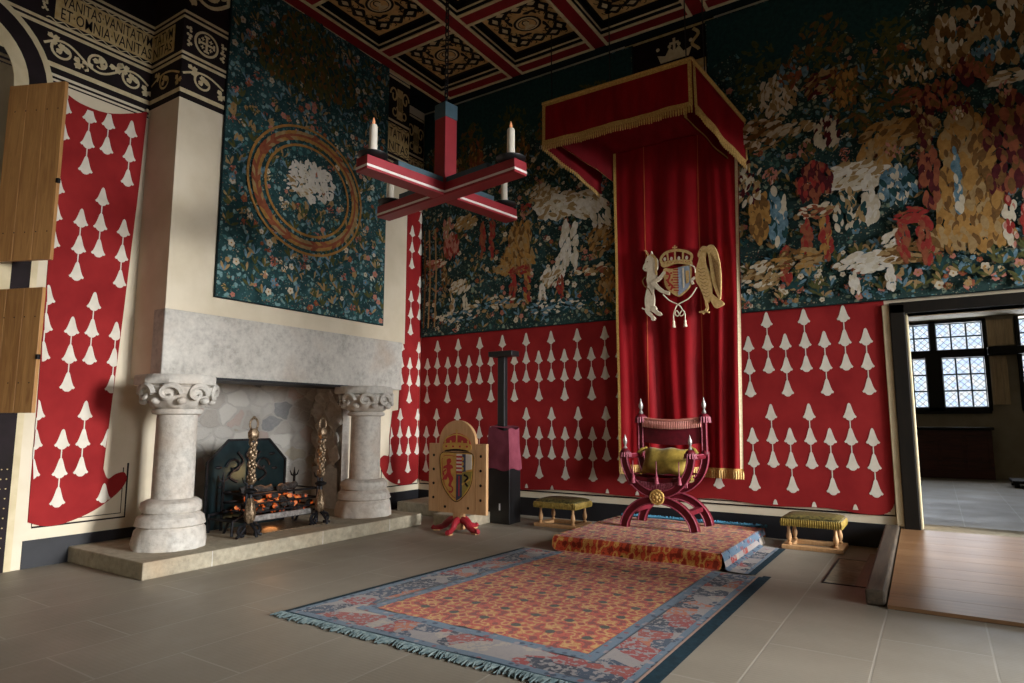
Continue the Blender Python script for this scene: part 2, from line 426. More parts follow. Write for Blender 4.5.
M['floorboard'] = wood('warm_floorboard', '5c4326', '7c5c38', 'y', 3, .5)
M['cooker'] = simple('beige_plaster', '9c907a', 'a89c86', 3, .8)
# ================================================================== SETTING
XP = lambda x: ((x, 0, 0), (0, -1, 0), (0, 0, 1))          # helper frames (O,U,V); normal = U x V
FL_ = lambda x: ((x, 0, 0), (0, 1, 0), (0, 0, 1))           # plane x=const facing +x : u=y v=z
FB = lambda y: ((0, y, 0), (1, 0, 0), (0, 0, 1))            # plane y=const facing -y : u=x v=z
H = 8.3
m = MB(); m.box(-1.3, 13.3, -14, .0, -.2, 0); struct(m.build('floor', M['floor']), 'worn grey stone flag floor of the hall', 'floor')
# left wall with the round-headed opening
yc, zc, ro = -7.36, 5.2, .62
m = MB()
m.box(-.9, 0, -14, yc - ro, 0, H); m.box(-.9, 0, yc + ro, -5.2, 0, H); m.box(-.9, 0, -5.2, -4.9, 0, H)
m.box(-.9, 0, -1.9, .3, 0, H); m.box(-.9, 0, -4.9, -1.9, 2.1, H); m.box(-.9, -.5, -4.9, -1.9, 0, 2.1)
n = 20
for i in range(n):
    a, b = PI * i / n, PI * (i + 1) / n
    A = (yc + ro * math.cos(a), zc + ro * math.sin(a)); B = (yc + ro * math.cos(b), zc + ro * math.sin(b))
    m.poly([A, (A[0], H), (B[0], H), B], FL_(0), -.9, 0)
struct(m.build('wall_left', M['plaster']), 'cream plastered wall with the fireplace', 'wall')
m = MB(); m.box(-.62, -.5, yc - .8, yc + .8, 0, 6.1)
for k in range(5): m.box(-.5, -.485, yc - .62 + k * .25, yc - .39 + k * .25, .02, 5.9, 0, .006)
for z in (.9, 2.6, 4.3): m.box(-.485, -.455, yc - .6, yc + .6, z, z + .14, 1)
struct(m.build('door_2', [M['dark_wood'], M['iron']]), 'dark plank door deep inside the arched opening', 'door')
# back wall with doorway
dx0, dx1, dz = 7.93, 9.95, 2.88
m = MB(); m.box(-.9, dx0, 0, .35, 0, H); m.box(dx1, 13.3, 0, .35, 0, H); m.box(dx0, dx1, 0, .35, dz, H)
m.box(dx0, dx1, 0, .35, -.1, .25)
struct(m.build('wall_back', M['plaster']), 'back wall behind the throne', 'wall')
# right wall with three windows, wall behind the viewpoint
m = MB(); wy = [(-2.25, -.5), (-5.3, -3.5), (-9.9, -8.1)]; wz = (.9, 4.5)
ys = [-14] + [q for w in sorted(wy) for q in w] + [.35]
for a, b in zip(ys[0::2], ys[1::2]): m.box(12.6, 13.3, a, b, 0, H)
for a, b in wy: m.box(12.6, 13.3, a, b, 0, wz[0]); m.box(12.6, 13.3, a, b, wz[1], H)
struct(m.build('wall_right', M['plaster']), 'window wall on the right of the hall', 'wall')
m = MB(); m.box(-.9, 13.3, -14.2, -14, 0, H); struct(m.build('wall_front', M['plaster']), 'plain end wall of the hall', 'wall')
for i, (a, b) in enumerate(wy):
    m = MB(); y = (a + b) / 2
    for q in (a + .04, b - .04, y): m.box(12.85, 12.95, q - .05, q + .05, wz[0], wz[1], 0)
    for z in (wz[0] + .05, 2.1, 3.3, wz[1] - .05): m.box(12.85, 12.95, a, b, z - .04, z + .04, 0)
    fr = m.build('window_%d' % (i + 2), M['dark_wood']); struct(fr, 'tall mullioned window in the right wall', 'window')
    m = MB(); m.box(12.895, 12.905, a, b, *wz); m.build('pane', M['glass'], fr)

# ---- ceiling: painted coffers between ribs
cx0, cy0, cp, cz = .69, -.38, 1.6, 7.54
m = MB(); m.box(-.9, 13.3, -14, .35, 7.72, 8.3)
ceil = struct(m.build('ceiling', M['ceil_black']), 'coffered ceiling painted red, black and gold', 'ceiling')
NX, NY = 7, 8
rb = MB()
def rib(x0, x1, y0, y1, along):
    rb.box(x0, x1, y0, y1, cz + .004, 7.73, 1)
    if along == 'x':
        w = y1 - y0
        rb.box(x0, x1, y0, y1, cz, cz + .004, 0)
        for a in (y0, y1 - .05): rb.box(x0, x1, a, a + .05, cz - .012, cz + .004, 2)
    else:
        rb.box(x0, x1, y0, y1, cz, cz + .004, 0)
        for a in (x0, x1 - .05): rb.box(a, a + .05, y0, y1, cz - .0125, cz + .004, 2)
RW = .3
for i in range(NX + 1):
    x = cx0 + i * cp; rib(x, x + RW, cy0 - NY * cp - RW, cy0, 'y')
for j in range(NY + 1):
    y = cy0 - j * cp
    for i in range(NX): rib(cx0 + i * cp + RW, cx0 + (i + 1) * cp, y - RW, y, 'x')
rb.build('rib', [M['ceil_red'], M['ceil_black'], M['gold_pale']], ceil)
mo = MB()
for i in range(NX):
    for j in range(NY):
        x0, x1 = cx0 + i * cp + RW, cx0 + (i + 1) * cp; y1, y0 = cy0 - j * cp - RW, cy0 - (j + 1) * cp
        for (a, b, c, d) in ((x0, x1, y0, y0 + .02), (x0, x1, y1 - .02, y1), (x0, x0 + .02, y0, y1), (x1 - .02, x1, y0, y1)):
            mo.box(a, b, c, d, 7.595, 7.615)
            
mo.build('moulding', M['gold_pale'], ceil)
FC = lambda x, y: ((x, y, 7.718), (1, 0, 0), (0, -1, 0))
def coffer(x, y):
    p = MB(); p.box(x - .62, x + .62, y - .62, y + .62, 7.716, 7.722, 0)
    f = FC(x, y)
    p.poly([(-.62, -.62), (.62, -.62), (.62, .62), (-.62, .62)], f, None, .004, 1)
    p.poly([(-.57, -.57), (.57, -.57), (.57, .57), (-.57, .57)], f, None, .006, 0)
    g = .009
    ring = [(.23 * math.cos(2 * PI * k / 24), .19 * math.sin(2 * PI * k / 24)) for k in range(25)]
    p.poly(ring[:-1], f, None, g, 1)
    p.poly([(a * .82, b * .82) for a, b in ring[:-1]], f, None, g + .003, 2)
    p.poly([(a * .68, b * .68) for a, b in ring[:-1]], f, None, g + .006, 1)
    p.poly([(a * .62, b * .62) for a, b in ring[:-1]], f, None, g + .009, 0)
    p.poly([(.05 * math.cos(k * PI / 6) - .005, .03 + .055 * math.sin(k * PI / 6)) for k in range(12)], f, None, g + .012, 2); p.poly([(-.1, -.1), (.1, -.1), (.07, -.045), (.02, -.02), (-.02, -.02), (-.07, -.045)], f, None, g + .0125, 2); p.stroke([(-.055, .0), (-.06, .06), (-.02, .1), (.04, .09), (.055, .04)], .022, f, g + .014, 1)
    for s in range(4):
        c, sn = math.cos(PI / 2 * s), math.sin(PI / 2 * s)
        T = lambda a, b: (a * c - b * sn, a * sn + b * c)
        for q in (-.3, -.02, .26):
            urn = spl([(q - .04, .45), (q + .06, .52), (q + .15, .44), (q + .22, .40), (q + .15, .36), (q + .06, .28), (q - .04, .35), (q - .09, .40)], 4)
            p.poly([T(*k) for k in urn], f, None, g + .002, 1)
            p.poly([T(a * .5 + q * .5 + .02, .4 + (b - .4) * .4) for a, b in urn], f, None, g + .005, 2)
            p.stroke([T(q - .1 + .045 * math.cos(k * .7), .33 + .045 * math.sin(k * .7)) for k in range(8)], .016, f, g + .003, 1); p.stroke([T(q - .1 + .045 * math.cos(k * .7), .47 - .045 * math.sin(k * .7)) for k in range(8)], .016, f, g + .003, 1)
        for q in (-.42, .42):
            p.poly([T(q + .05 * math.cos(k * PI / 5), .42 + .05 * math.sin(k * PI / 5)) for k in range(10)], f, None, g + .005, 1)
        cr = spl([(.06, .24), (.13, .20), (.2, .22), (.25, .15), (.27, .25), (.18, .265), (.1, .265)], 3)
        p.poly([T(*k) for k in cr], f, None, g + .004, 1)
        p.stroke([T(.3 + .07 * math.cos(k * .6) * (1 - k / 16), .2 + .07 * math.sin(k * .6) * (1 - k / 16)) for k in range(12)], .02, f, g + .002, 1)
    p.build('painted_panel', [M['ceil_gold'], M['ceil_black'], M['gold_pale']], ceil)
for i in range(5):
    for j in range(4): coffer(cx0 + i * cp + RW + .65, cy0 - j * cp - RW - .65)
# cornice boards closing the gap between walls and the ceiling
m = MB(); m.box(0, .69, -5.3, .0, 7.66, 7.72); m.box(0, .69, -14, -5.3, 7.6, 7.72); m.box(.69, 12.6, -.38, 0, 7.66, 7.72)
struct(m.build('trim_1', M['teal_dark']), 'dark cornice board above the wall', 'cornice')

# ---- chimney breast and wall recess
m = MB(); m.box(0, .69, -5.3, -1.2, 2.85, 7.6); m.box(0, .55, -5.3, -5.0, 2.06, 2.85)
struct(m.build('wall_chimney_breast', M['plaster']), 'cream plastered chimney breast above the stone fireplace', 'wall')

# ---- painted frieze
def trefoil(mb, x, z, s, a, fr, d, mi):
    ca, sa = math.cos(a), math.sin(a)
    for da, ox, oz, q in ((0, 0, .55, 1), (1.9, -.5, 0, .9), (-1.9, .5, 0, .9)):
        L = [(.0, -.5), (.34, -.18), (.42, .2), (.16, .34), (0, .52), (-.16, .34), (-.42, .2), (-.34, -.18)]
        c2, s2 = math.cos(da), math.sin(da)
        P = []
        for u, v in spl(L, 3):
            u, v = (u * c2 - v * s2) * q + ox, (u * s2 + v * c2) * q + oz
            P.append((x + s * (u * ca - v * sa), z + s * (u * sa + v * ca)))
        mb.poly(P, fr, None, d, mi)
def vine(mb, fr, u0, u1, z0, z1, d, mi, flip=1):
    h = z1 - z0; zm = (z0 + z1) / 2; n = max(1, round((u1 - u0) / (h * 1.25))); L = (u1 - u0) / n
    stem = [(u0 + (u1 - u0) * k / (n * 14), zm + flip * .26 * h * math.sin(PI * k / 14)) for k in range(n * 14 + 1)]
    mb.stroke(stem, .075 * h, fr, d, mi)
    for i in range(n):
        sg = flip * (1 if i % 2 == 0 else -1); cx = u0 + (i + .5) * L; cz_ = zm - sg * .05 * h
        sp = [(cx + .36 * h * (1 - k / 30) * math.cos(2.2 + k * .33), cz_ + sg * .34 * h * (1 - k / 30) * math.sin(2.2 + k * .33)) for k in range(20)]
        mb.stroke(sp, [.09 * h - .0018 * k * h for k in range(20)], fr, d + .002, mi)
        trefoil(mb, cx, cz_, .24 * h, .4 * sg, fr, d + .004, mi)
        trefoil(mb, cx + .48 * L, zm - sg * .2 * h, .25 * h, 2.6 * sg, fr, d + .003, mi)
        trefoil(mb, cx - .3 * L, zm + sg * .23 * h, .22 * h, -1 * sg, fr, d + .003, mi)
def lines(mb, fr, u0, u1, specs):
    for z0, z1, d, mi in specs: mb.poly([(u0, z0), (u1, z0), (u1, z1), (u0, z1)], fr, 0, d, mi)
FM = [M['brown_black'], M['gold_pale'], M['gold_paint']]
SP = [(5.49, 5.56, .004, 0), (5.56, 5.615, .006, 1), (5.615, 5.99, .004, 0), (5.99, 6.03, .006, 1), (6.03, 6.06, .004, 0), (6.06, 6.095, .006, 1), (6.095, 6.53, .004, 0),
      (6.53, 6.565, .006, 1), (6.565, 6.6, .004, 0), (6.6, 6.635, .006, 1), (6.635, 7.6, .004, 0)]
def frieze(fr, u0, u1, label, extra=(), sp=SP):
    m = MB(); lines(m, fr, u0, u1, sp); o = m.build('trim_2', FM); struct(o, label, 'frieze')
    return o
fw = FL_(0)
a = frieze(fw, -6.9, -5.3, 'black frieze with gold vine scroll and Latin lettering above the red hanging')
m = MB(); lines(m, fw, -6.9, -5.3, [(5.385, 5.40, .006, 0), (5.43, 5.455, .006, 0)]); m.build('stripe', FM, a)
m = MB(); vine(m, fw, -6.5, -5.34, 5.625, 5.985, .008, 1); m.build('vine_scroll', FM, a)
m = MB(); vine(m, fw, -6.6, -5.34, 6.68, 7.4, .008, 1, -1); m.build('vine_scroll', FM, a)
m = MB()
m.poly([(-6.42, 6.14), (-5.3, 6.14), (-5.3, 6.5), (-6.42, 6.5)], fw, 0, .008, 2)
m.text('VANITAS·VANITATVM', fw, -6.36, -5.33, 6.33, .14, 0, .012, 0)
m.text('ET·OMNIA·VANITAS', fw, -6.36, -5.33, 6.165, .14, 0, .012, 0)
for z in (6.115, 6.515): m.stroke([(-6.5 + k * .02, z + .016 * math.sin(k * .9)) for k in range(60)], .012, fw, .01, 1)
for k in range(5): trefoil(m, -6.52, 6.2 + k * .06, .04, k, fw, .01, 1)
m.build('lettering', FM, a)
# side face of breast (faces the viewer), u = x
fs = FB(-5.3)
b = frieze(fs, 0, .69, 'shaded side of the black and gold frieze on the chimney breast')
m = MB(); vine(m, fs, .02, .67, 5.625, 5.985, .008, 2); m.build('vine_scroll', FM, b)
m = MB(); m.poly([(0, 6.14), (.5, 6.14), (.5, 6.5), (0, 6.5)], fs, 0, .008, 2)
m.text('TATVM', fs, .03, .46, 6.33, .14, 0, .012, 0); m.text('NITAS', fs, .03, .46, 6.165, .14, 0, .012, 0); m.build('lettering', FM, b)
ff = FL_(.69)
c = frieze(ff, -5.3, -4.6, 'black and gold frieze beside the tall tapestry on the chimney breast')
m = MB(); vine(m, ff, -5.28, -4.74, 5.625, 5.985, .008, 1); m.build('vine_scroll', FM, c)
m = MB(); vine(m, ff, -5.28, -4.74, 6.68, 7.3, .008, 1, -1); m.build('vine_scroll', FM, c)
m = MB(); cy, czz, rr = -5.0, 6.31, .165
m.poly([(cy + rr * math.cos(k * PI / 16), czz + rr * math.sin(k * PI / 16)) for k in range(32)], ff, 0, .007, 1)
m.poly([(cy + .135 * math.cos(k * PI / 16), czz + .135 * math.sin(k * PI / 16)) for k in range(32)], ff, 0, .009, 0)
m.poly([(cy - .1, czz - .015), (cy + .1, czz - .015), (cy + .1, czz + .015), (cy - .1, czz + .015)], ff, 0, .011, 1)
m.poly([(cy - .015, czz - .1), (cy + .015, czz - .1), (cy + .015, czz + .1), (cy - .015, czz + .1)], ff, 0, .012, 1)
for e in ((-.1, 0, .012, .035), (.1, 0, .012, .035), (0, .1, .035, .012), (0, -.1, .035, .012)):
    m.poly([(cy + e[0] - e[2], czz + e[1] - e[3]), (cy + e[0] + e[2], czz + e[1] - e[3]), (cy + e[0] + e[2], czz + e[1] + e[3]), (cy + e[0] - e[2], czz + e[1] + e[3])], ff, 0, .013, 1)
for p, q in ((-1, -1), (1, -1), (-1, 1), (1, 1)):
    x, z = cy + p * .055, czz + q * .055
    m.poly([(x - .025, z - .007), (x + .025, z - .007), (x + .025, z + .007), (x - .025, z + .007)], ff, 0, .011, 1); m.poly([(x - .007, z - .025), (x + .007, z - .025), (x + .007, z + .025), (x - .007, z + .025)], ff, 0, .012, 1)
for s in (-1, 1):
    for k in range(3): trefoil(m, cy + s * (.235), czz - .09 + .09 * k, .05, s * 1.57 + .5 * k, ff, .009, 1)
m.build('roundel', FM, c)
def lowfrieze(fr, u0, u1, label):
    o = frieze(fr, u0, u1, label, sp=[(5.9, 7.5, .004, 0), (5.93, 5.96, .006, 1), (6.02, 6.05, .006, 1), (6.66, 6.7, .006, 1), (7.44, 7.48, .006, 1)])
    m = MB(); m.poly([(u0, 6.1), (u1, 6.1), (u1, 6.62), (u0, 6.62)], fr, 0, .008, 2)
    m.text('TATVM', fr, u0 + .02, u1 - .03, 6.38, .16, 0, .012, 0); m.text('NITAS', fr, u0 + .02, u1 - .03, 6.15, .16, 0, .012, 0)
    for z in (6.59, 6.12): m.stroke([(u0 + (u1 - u0) * k / 24, z + .018 * math.sin(k * .9)) for k in range(25)], .012, fr, .012, 0)
    m.build('lettering', FM, o)
    m = MB(); um = (u0 + u1) / 2; w = u1 - u0
    m.poly([(um - .06, 6.75), (um + .08, 6.75), (um + .08, 7.3), (um - .06, 7.3)], fr, 0, .008, 2)
    for k in range(5): m.poly([(um - .045 + k * .024, 6.9), (um - .035 + k * .024, 6.9), (um - .035 + k * .024, 7.15), (um - .045 + k * .024, 7.15)], fr, 0, .011, 0)
    for s in (-1, 1):
        m.stroke([(um + s * (.14 + .09 * (1 - k / 24) * math.cos(k * .4)), 7.15 + .14 * (1 - k / 30) * math.sin(k * .4)) for k in range(18)], .035, fr, .01, 2)
        m.stroke([(um + s * (.12 + .08 * (1 - k / 24) * math.cos(k * .4 + 2)), 6.86 + .1 * (1 - k / 30) * math.sin(k * .4 + 2)) for k in range(18)], .03, fr, .01, 2)
    m.build('scroll_ornament', FM, o)
lowfrieze(ff, -1.72, -1.2, 'end of the lettered frieze on the chimney breast right of the tall tapestry')
lowfrieze(fw, -.5, -.02, 'short lettered frieze in the recess by the corner')
# crown panel between the tapestries on the back wall
f0 = FB(0)
o = frieze(f0, 4.3, 5.75, 'black panel with gold crown and lettering above the canopy', sp=[(6.9, 7.66, .004, 0), (6.9, 7.05, .007, 2), (7.6, 7.64, .006, 2)])
m = MB()
m.poly([(4.9, 7.16), (5.35, 7.16), (5.4, 7.3), (5.27, 7.26), (5.2, 7.38), (5.125, 7.3), (5.05, 7.38), (4.98, 7.26), (4.85, 7.3)], f0, 0, .009, 1)
for x in (4.86, 5.05, 5.2, 5.39): m.poly([(x + .03 * math.cos(k * PI / 5), 7.4 + .03 * math.sin(k * PI / 5)) for k in range(10)], f0, 0, .01, 1)
m.poly([(5.105, 7.3), (5.145, 7.3), (5.145, 7.52), (5.105, 7.52)], f0, 0, .01, 1); m.poly([(5.05, 7.42), (5.2, 7.42), (5.2, 7.46), (5.05, 7.46)], f0, 0, .011, 1)
m.stroke([(5.46 + .05 * math.cos(k * .5), 7.2 + k * .022) for k in range(18)], .05, f0, .01, 2)
m.text('ET·OMNIA', f0, 4.8, 5.45, 6.925, .1, 0, .012, 0); m.build('crown_emblem', FM, o)

# ---- painted surround of the arched opening
m = MB()
def arch(r0, r1, d, mi):
    out = [(yc + r1, 0.0), (yc + r1, zc)] + [(yc + r1 * math.cos(PI * k / 24), zc + r1 * math.sin(PI * k / 24)) for k in range(1, 25)] + [(yc - r1, 0.0)]
    inn = [(yc + r0, 0.0), (yc + r0, zc)] + [(yc + r0 * math.cos(PI * k / 24), zc + r0 * math.sin(PI * k / 24)) for k in range(1, 25)] + [(yc - r0, 0.0)]
    for i in range(len(out) - 1): m.poly([out[i], out[i + 1], inn[i + 1], inn[i]], FL_(0), 0, d, mi)
arch(.62, .76, .012, 1); arch(.76, .935, .016, 0); arch(.935, 1.0, .012, 1)
for k in range(9):
    for q in range(3): 
        y, z = yc + .79 + q * .05, .25 + k * .1
        m.poly([(y + .007 * math.cos(j * PI / 4), z + .007 * math.sin(j * PI / 4)) for j in range(8)], FL_(0), 0, .02, 2)
struct(m.build('trim_3', [M['brown_black'], M['cream_paint'], M['gold_paint']]), 'dark painted band round the arched opening', 'arch surround')

# ---- dado: black skirting, cream stripe and painted outline frames
def dado(fr, u0, u1, name, label):
    m = MB(); lines(m, fr, u0, u1, [(0, .29, .012, 0)])
    struct(m.build(name, [M['black_paint']]), label, 'skirting')
dado(FL_(0), -6.27, -5.0, 'baseboard_left', 'black skirting left of the fireplace'); dado(FL_(0), -1.9, 0, 'baseboard_left', 'black skirting right of the fireplace')
dado(FB(0), 0.013, 7.72, 'baseboard_back', 'black skirting along the throne wall')
def frame(fr, pts, w, d, name, label):
    m = MB(); m.stroke(pts, w, fr, d, 0, 0); struct(m.build(name, M['brown_black']), label, 'painted line')
frame(FL_(0), [(-6.2, .6), (-6.2, .42), (-5.25, .42), (-5.25, 1.05)], .02, .006, 'trim_4', 'painted dark outline below the red hanging left of the fireplace')
frame(FL_(0), [(-6.16, .47), (-5.3, .47), (-5.3, 1.0)], .01, .005, 'trim_4', 'inner painted line below the red hanging left of the fireplace')
frame(FL_(0), [(-.98, .9), (-.98, .4), (-.03, .4), (-.03, .6)], .02, .006, 'trim_4', 'painted dark outline below the red hanging in the corner')
frame(FB(0), [(.03, .6), (.03, .4), (7.68, .4), (7.68, 3.0)], .02, .006, 'trim_4', 'painted dark outline along the foot of the throne wall')
frame(FB(0), [(.07, .45), (7.63, .45), (7.63, .7)], .012, .005, 'trim_4', 'inner painted line along the foot of the throne wall')

# ---- doorway on the right and the room beyond
m = MB(); m.box(7.77, 7.935, -.05, .3, .25, 3.0, 0, .01); m.box(7.77, 10.1, -.05, .3, 2.88, 3.02, 0, .01); m.box(9.94, 10.1, -.05, .3, .25, 3.0, 0, .01)
o = m.build('door_1', M['dark_wood']); struct(o, 'dark timber door frame beside the red hanging', 'door frame')
m = MB(); m.box(7.69, 7.77, -.035, .0, .29, 3.0, 0, .008); m.box(7.935, 7.96, .02, .36, .25, 2.88, 0, .006); m.build('cream_post', M['cream_paint'], o)
m = MB(); m.box(6.2, 12.6, .35, 9.9, .1, .25); struct(m.build('floor', M['floor']), 'stone floor of the room beyond the doorway', 'floor')
m = MB(); m.box(7.9, 9.96, -.02, .5, .235, .262, 0, .01); struct(m.build('trim_5', M['stone_warm']), 'worn stone door sill', 'sill')
m = MB(); m.box(6.2, 12.6, .35, 9.9, 3.97, 4.1); struct(m.build('ceiling', M['cooker']), 'low beige ceiling of the room beyond', 'ceiling')
wx0, wx1, w0, w1 = 7.15, 9.27, 1.78, 3.93
m = MB(); m.box(6.2, wx0, 9.2, 9.7, .25, 4); m.box(wx1, 9.84, 9.2, 9.7, .25, 4); m.box(10.9, 12.6, 9.2, 9.7, .25, 4)
m.box(wx0, wx1, 9.2, 9.7, .25, w0); m.box(wx0, wx1, 9.2, 9.7, w1, 4); m.box(9.84, 10.9, 9.2, 9.7, .25, w0); m.box(9.84, 10.9, 9.2, 9.7, w1, 4)
m.box(6.0, 6.2, .35, 9.9, .1, 4); m.box(12.6, 12.8, .35, 9.9, .1, 4)
struct(m.build('wall_far', M['cooker']), 'walls of the room beyond the doorway', 'wall')
def latt(name, label, x0, x1, lights):
    f = MB()
    for a, b, c, d in lights[0]: f.box(a, b, 9.12, 9.3, c, d, 0, .008)
    o = struct(f.build(name, M['dark_wood']), label, 'window')
    for (a, b, c, d) in lights[1]:
        p = MB(); p.box(a, b, 9.28, 9.285, c, d); p.build('pane', M['glass'], o)
        L = MB(); n = max(2, round((b - a) / .3)); k = max(2, round((d - c) / .34))
        for i in range(n + 1):
            x = a + (b - a) * i / n; L.box(x - .018, x + .018, 9.262, 9.278, c, d)
        for j in range(k + 1):
            z = c + (d - c) * j / k; L.box(a, b, 9.262, 9.278, z - .018, z + .018)
        stp = .15; w, h = b - a, d - c
        q = -h
        while q < w:
            for s in (0, 1):
                u0, u1 = max(0, q), min(w, q + h)
                if u1 - u0 > .02:
                    P0, P1 = (u0, u0 - q), (u1, u1 - q)
                    if s: P0, P1 = (w - P0[0], P0[1]), (w - P1[0], P1[1])
                    L.tube([(a + P0[0], 9.27, c + P0[1]), (a + P1[0], 9.27, c + P1[1])], .0045, 4)
            q += stp
        L.build('lead_lattice', M['blue_grey'], o)
latt('window_1', 'dark mullioned lattice window of the room beyond', wx0, wx1,
     ([(wx0, wx1, 3.04, 3.23), (8.06, 8.38, w0, 3.06), (8.17, 8.30, 3.2, w1), (wx0, wx1, w0 - .06, w0 + .09), (wx0 - .05, wx0 + .06, w0, w1), (wx1 - .06, wx1 + .02, w0, w1), (wx0, wx1, w1 - .06, w1)],
      [(wx0 + .06, 8.17, 3.23, w1 - .06), (8.30, wx1 - .06, 3.23, w1 - .06), (wx0 + .06, 8.06, w0 + .09, 3.04), (8.38, wx1 - .06, w0 + .09, 3.04)]))
latt('window_5', 'second lattice window of the room beyond at the photo edge', 9.84, 10.9,
     ([(9.84, 10.9, 3.04, 3.23), (9.82, 9.9, w0, w1), (10.85, 10.92, w0, w1), (9.84, 10.9, w0 - .06, w0 + .09)], [(9.9, 10.85, w0 + .09, 3.04), (9.9, 10.85, 3.23, w1 - .06)]))
# ================================================================== WALL HANGINGS with ermine tails
TA = [(0, 1), (.08, .95), (.13, .86), (.2, .66), (.29, .42), (.38, .25), (.5, .13), (.42, .05), (.31, .06), (.24, -.02), (.12, -.09), (0, -.1), (-.12, -.09), (-.24, -.02), (-.31, .06), (-.42, .05), (-.5, .13), (-.38, .25), (-.29, .42), (-.2, .66), (-.13, .86), (-.08, .95)]
def hanging(name, label, fr, outline, cols, zmin, zmax, d=.014):
    m = MB(); m.poly(outline, fr, .002, d, 0)
    for u, ph in cols:
        for k in range(-4, 5):
            for j in range(3):
                zc_ = 2.95 + 1.27 * k - .315 * j - ph
                if not (zmin < zc_ < zmax): continue
                h, w = .205, .158
                z0 = zc_ - h / 2
                P = [(u + a * w, z0 + b * h) for a, b in TA]
                if not all(inside(q, outline) for q in P):
                    P = [(q[0], q[1]) for q in P]
                    ok = [inside(q, outline) for q in P]
                    if not ok[0] and not ok[6]: continue
                    if sum(ok) < 6: continue
                    lo = min(q[1] for q, g in zip(P, ok) if g)
                    P = [(q[0], max(q[1], lo)) for q, g in zip(P, ok) if g]
                    if len(P) < 5: continue
                m.poly(P, fr, None, d + .003, 1)
                if j < 2 and inside((u, z0 - .1), outline) and zc_ - .315 > zmin:
                    m.poly([(u - .006, z0 - .12), (u + .006, z0 - .12), (u + .006, z0 + .01), (u - .006, z0 + .01)], fr, None, d + .002, 1)
    o = m.build(name, [M['red_cloth'], M['white_ermine']]); tag(o, label, 'wall hanging', 'red ermine wall hangings'); return o
# left of the fireplace
OL = spl([(-6.26, 5.32), (-6.09, 5.25), (-5.8, 5.25), (-5.5, 5.37), (-5.33, 5.46)], 4, False) + [(-5.36, 4.55), (-5.44, 2.76), (-5.53, 1.0)] + \
     spl([(-5.52, .97), (-5.47, .88), (-5.38, .93), (-5.29, .94), (-5.265, .84), (-5.36, .70), (-5.6, .53), (-5.88, .43), (-6.08, .42), (-6.24, .48)], 4, False) + [(-6.25, 1.5), (-6.27, 3.5)]
A_ = lambda k: -.07 - .475 * k
B_ = lambda k: -.315 - .472 * k
hg = hanging('wall_hanging', 'red hanging with white ermine tails left of the fireplace, beside the oak shutters', FL_(0), OL,
        [(A_(k), 0) for k in (11, 12, 13)] + [(B_(k) - .0, .32) for k in (10, 11, 12, 13)], .2, 5.25)
for y, z in ((-6.26, 5.33), (-5.34, 5.47)):
    k = MB(); k.ball((.03, y, z), .022, 0, 8); k.tube([(.03, y, z), (.05, y + .02, z - .03), (.03, y + .03, z - .09)], .009, 6); k.build('knot', M['cream_paint'], hg)
OC = [(-.02, 5.6), (-.54, 5.6), (-.53, 3.2), (-.59, 1.75), (-.74, 1.73), (-.80, 1.3), (-.8, .97)] + \
     spl([(-.82, .93), (-.93, .95), (-1.02, .88), (-1.0, .74), (-.88, .57), (-.68, .45), (-.45, .40), (-.2, .41), (-.02, .5)], 4, False)
hanging('wall_hanging', 'red hanging with ermine tails on the short wall between the fireplace and the corner', FL_(0), OC,
        [(A_(0), 0), (A_(1), 0), (B_(0), .32), (B_(1), .32)], .2, 5.5)
OBL = [(.02, 3.3), (.02, .5)] + spl([(.02, .47), (.5, .42), (1.2, .45), (2.2, .41), (3.2, .45), (4.2, .42), (4.9, .44)], 4, False) + [(4.9, 3.3)]
hanging('wall_hanging', 'red hanging with ermine tails on the throne wall left of the throne canopy', FB(0), OBL,
        [(.43 + .489 * k, 0) for k in range(10)] + [(.19 + .489 * k, .32) for k in range(10)], .25, 3.25)
OBR = [(5.0, 3.3), (5.0, .44)] + spl([(5.0, .44), (5.6, .47), (6.2, .42), (6.9, .44), (7.3, .40), (7.55, .41), (7.66, .5), (7.69, .66)], 4, False) + [(7.715, 3.02), (7.715, 3.3)]
hanging('wall_hanging', 'red hanging with ermine tails between the throne and the doorway', FB(0), OBR,
        [(6.3 + .475 * k, 0) for k in range(-2, 3)] + [(6.045 + .482 * k, .32) for k in range(-2, 4)], .25, 3.25)

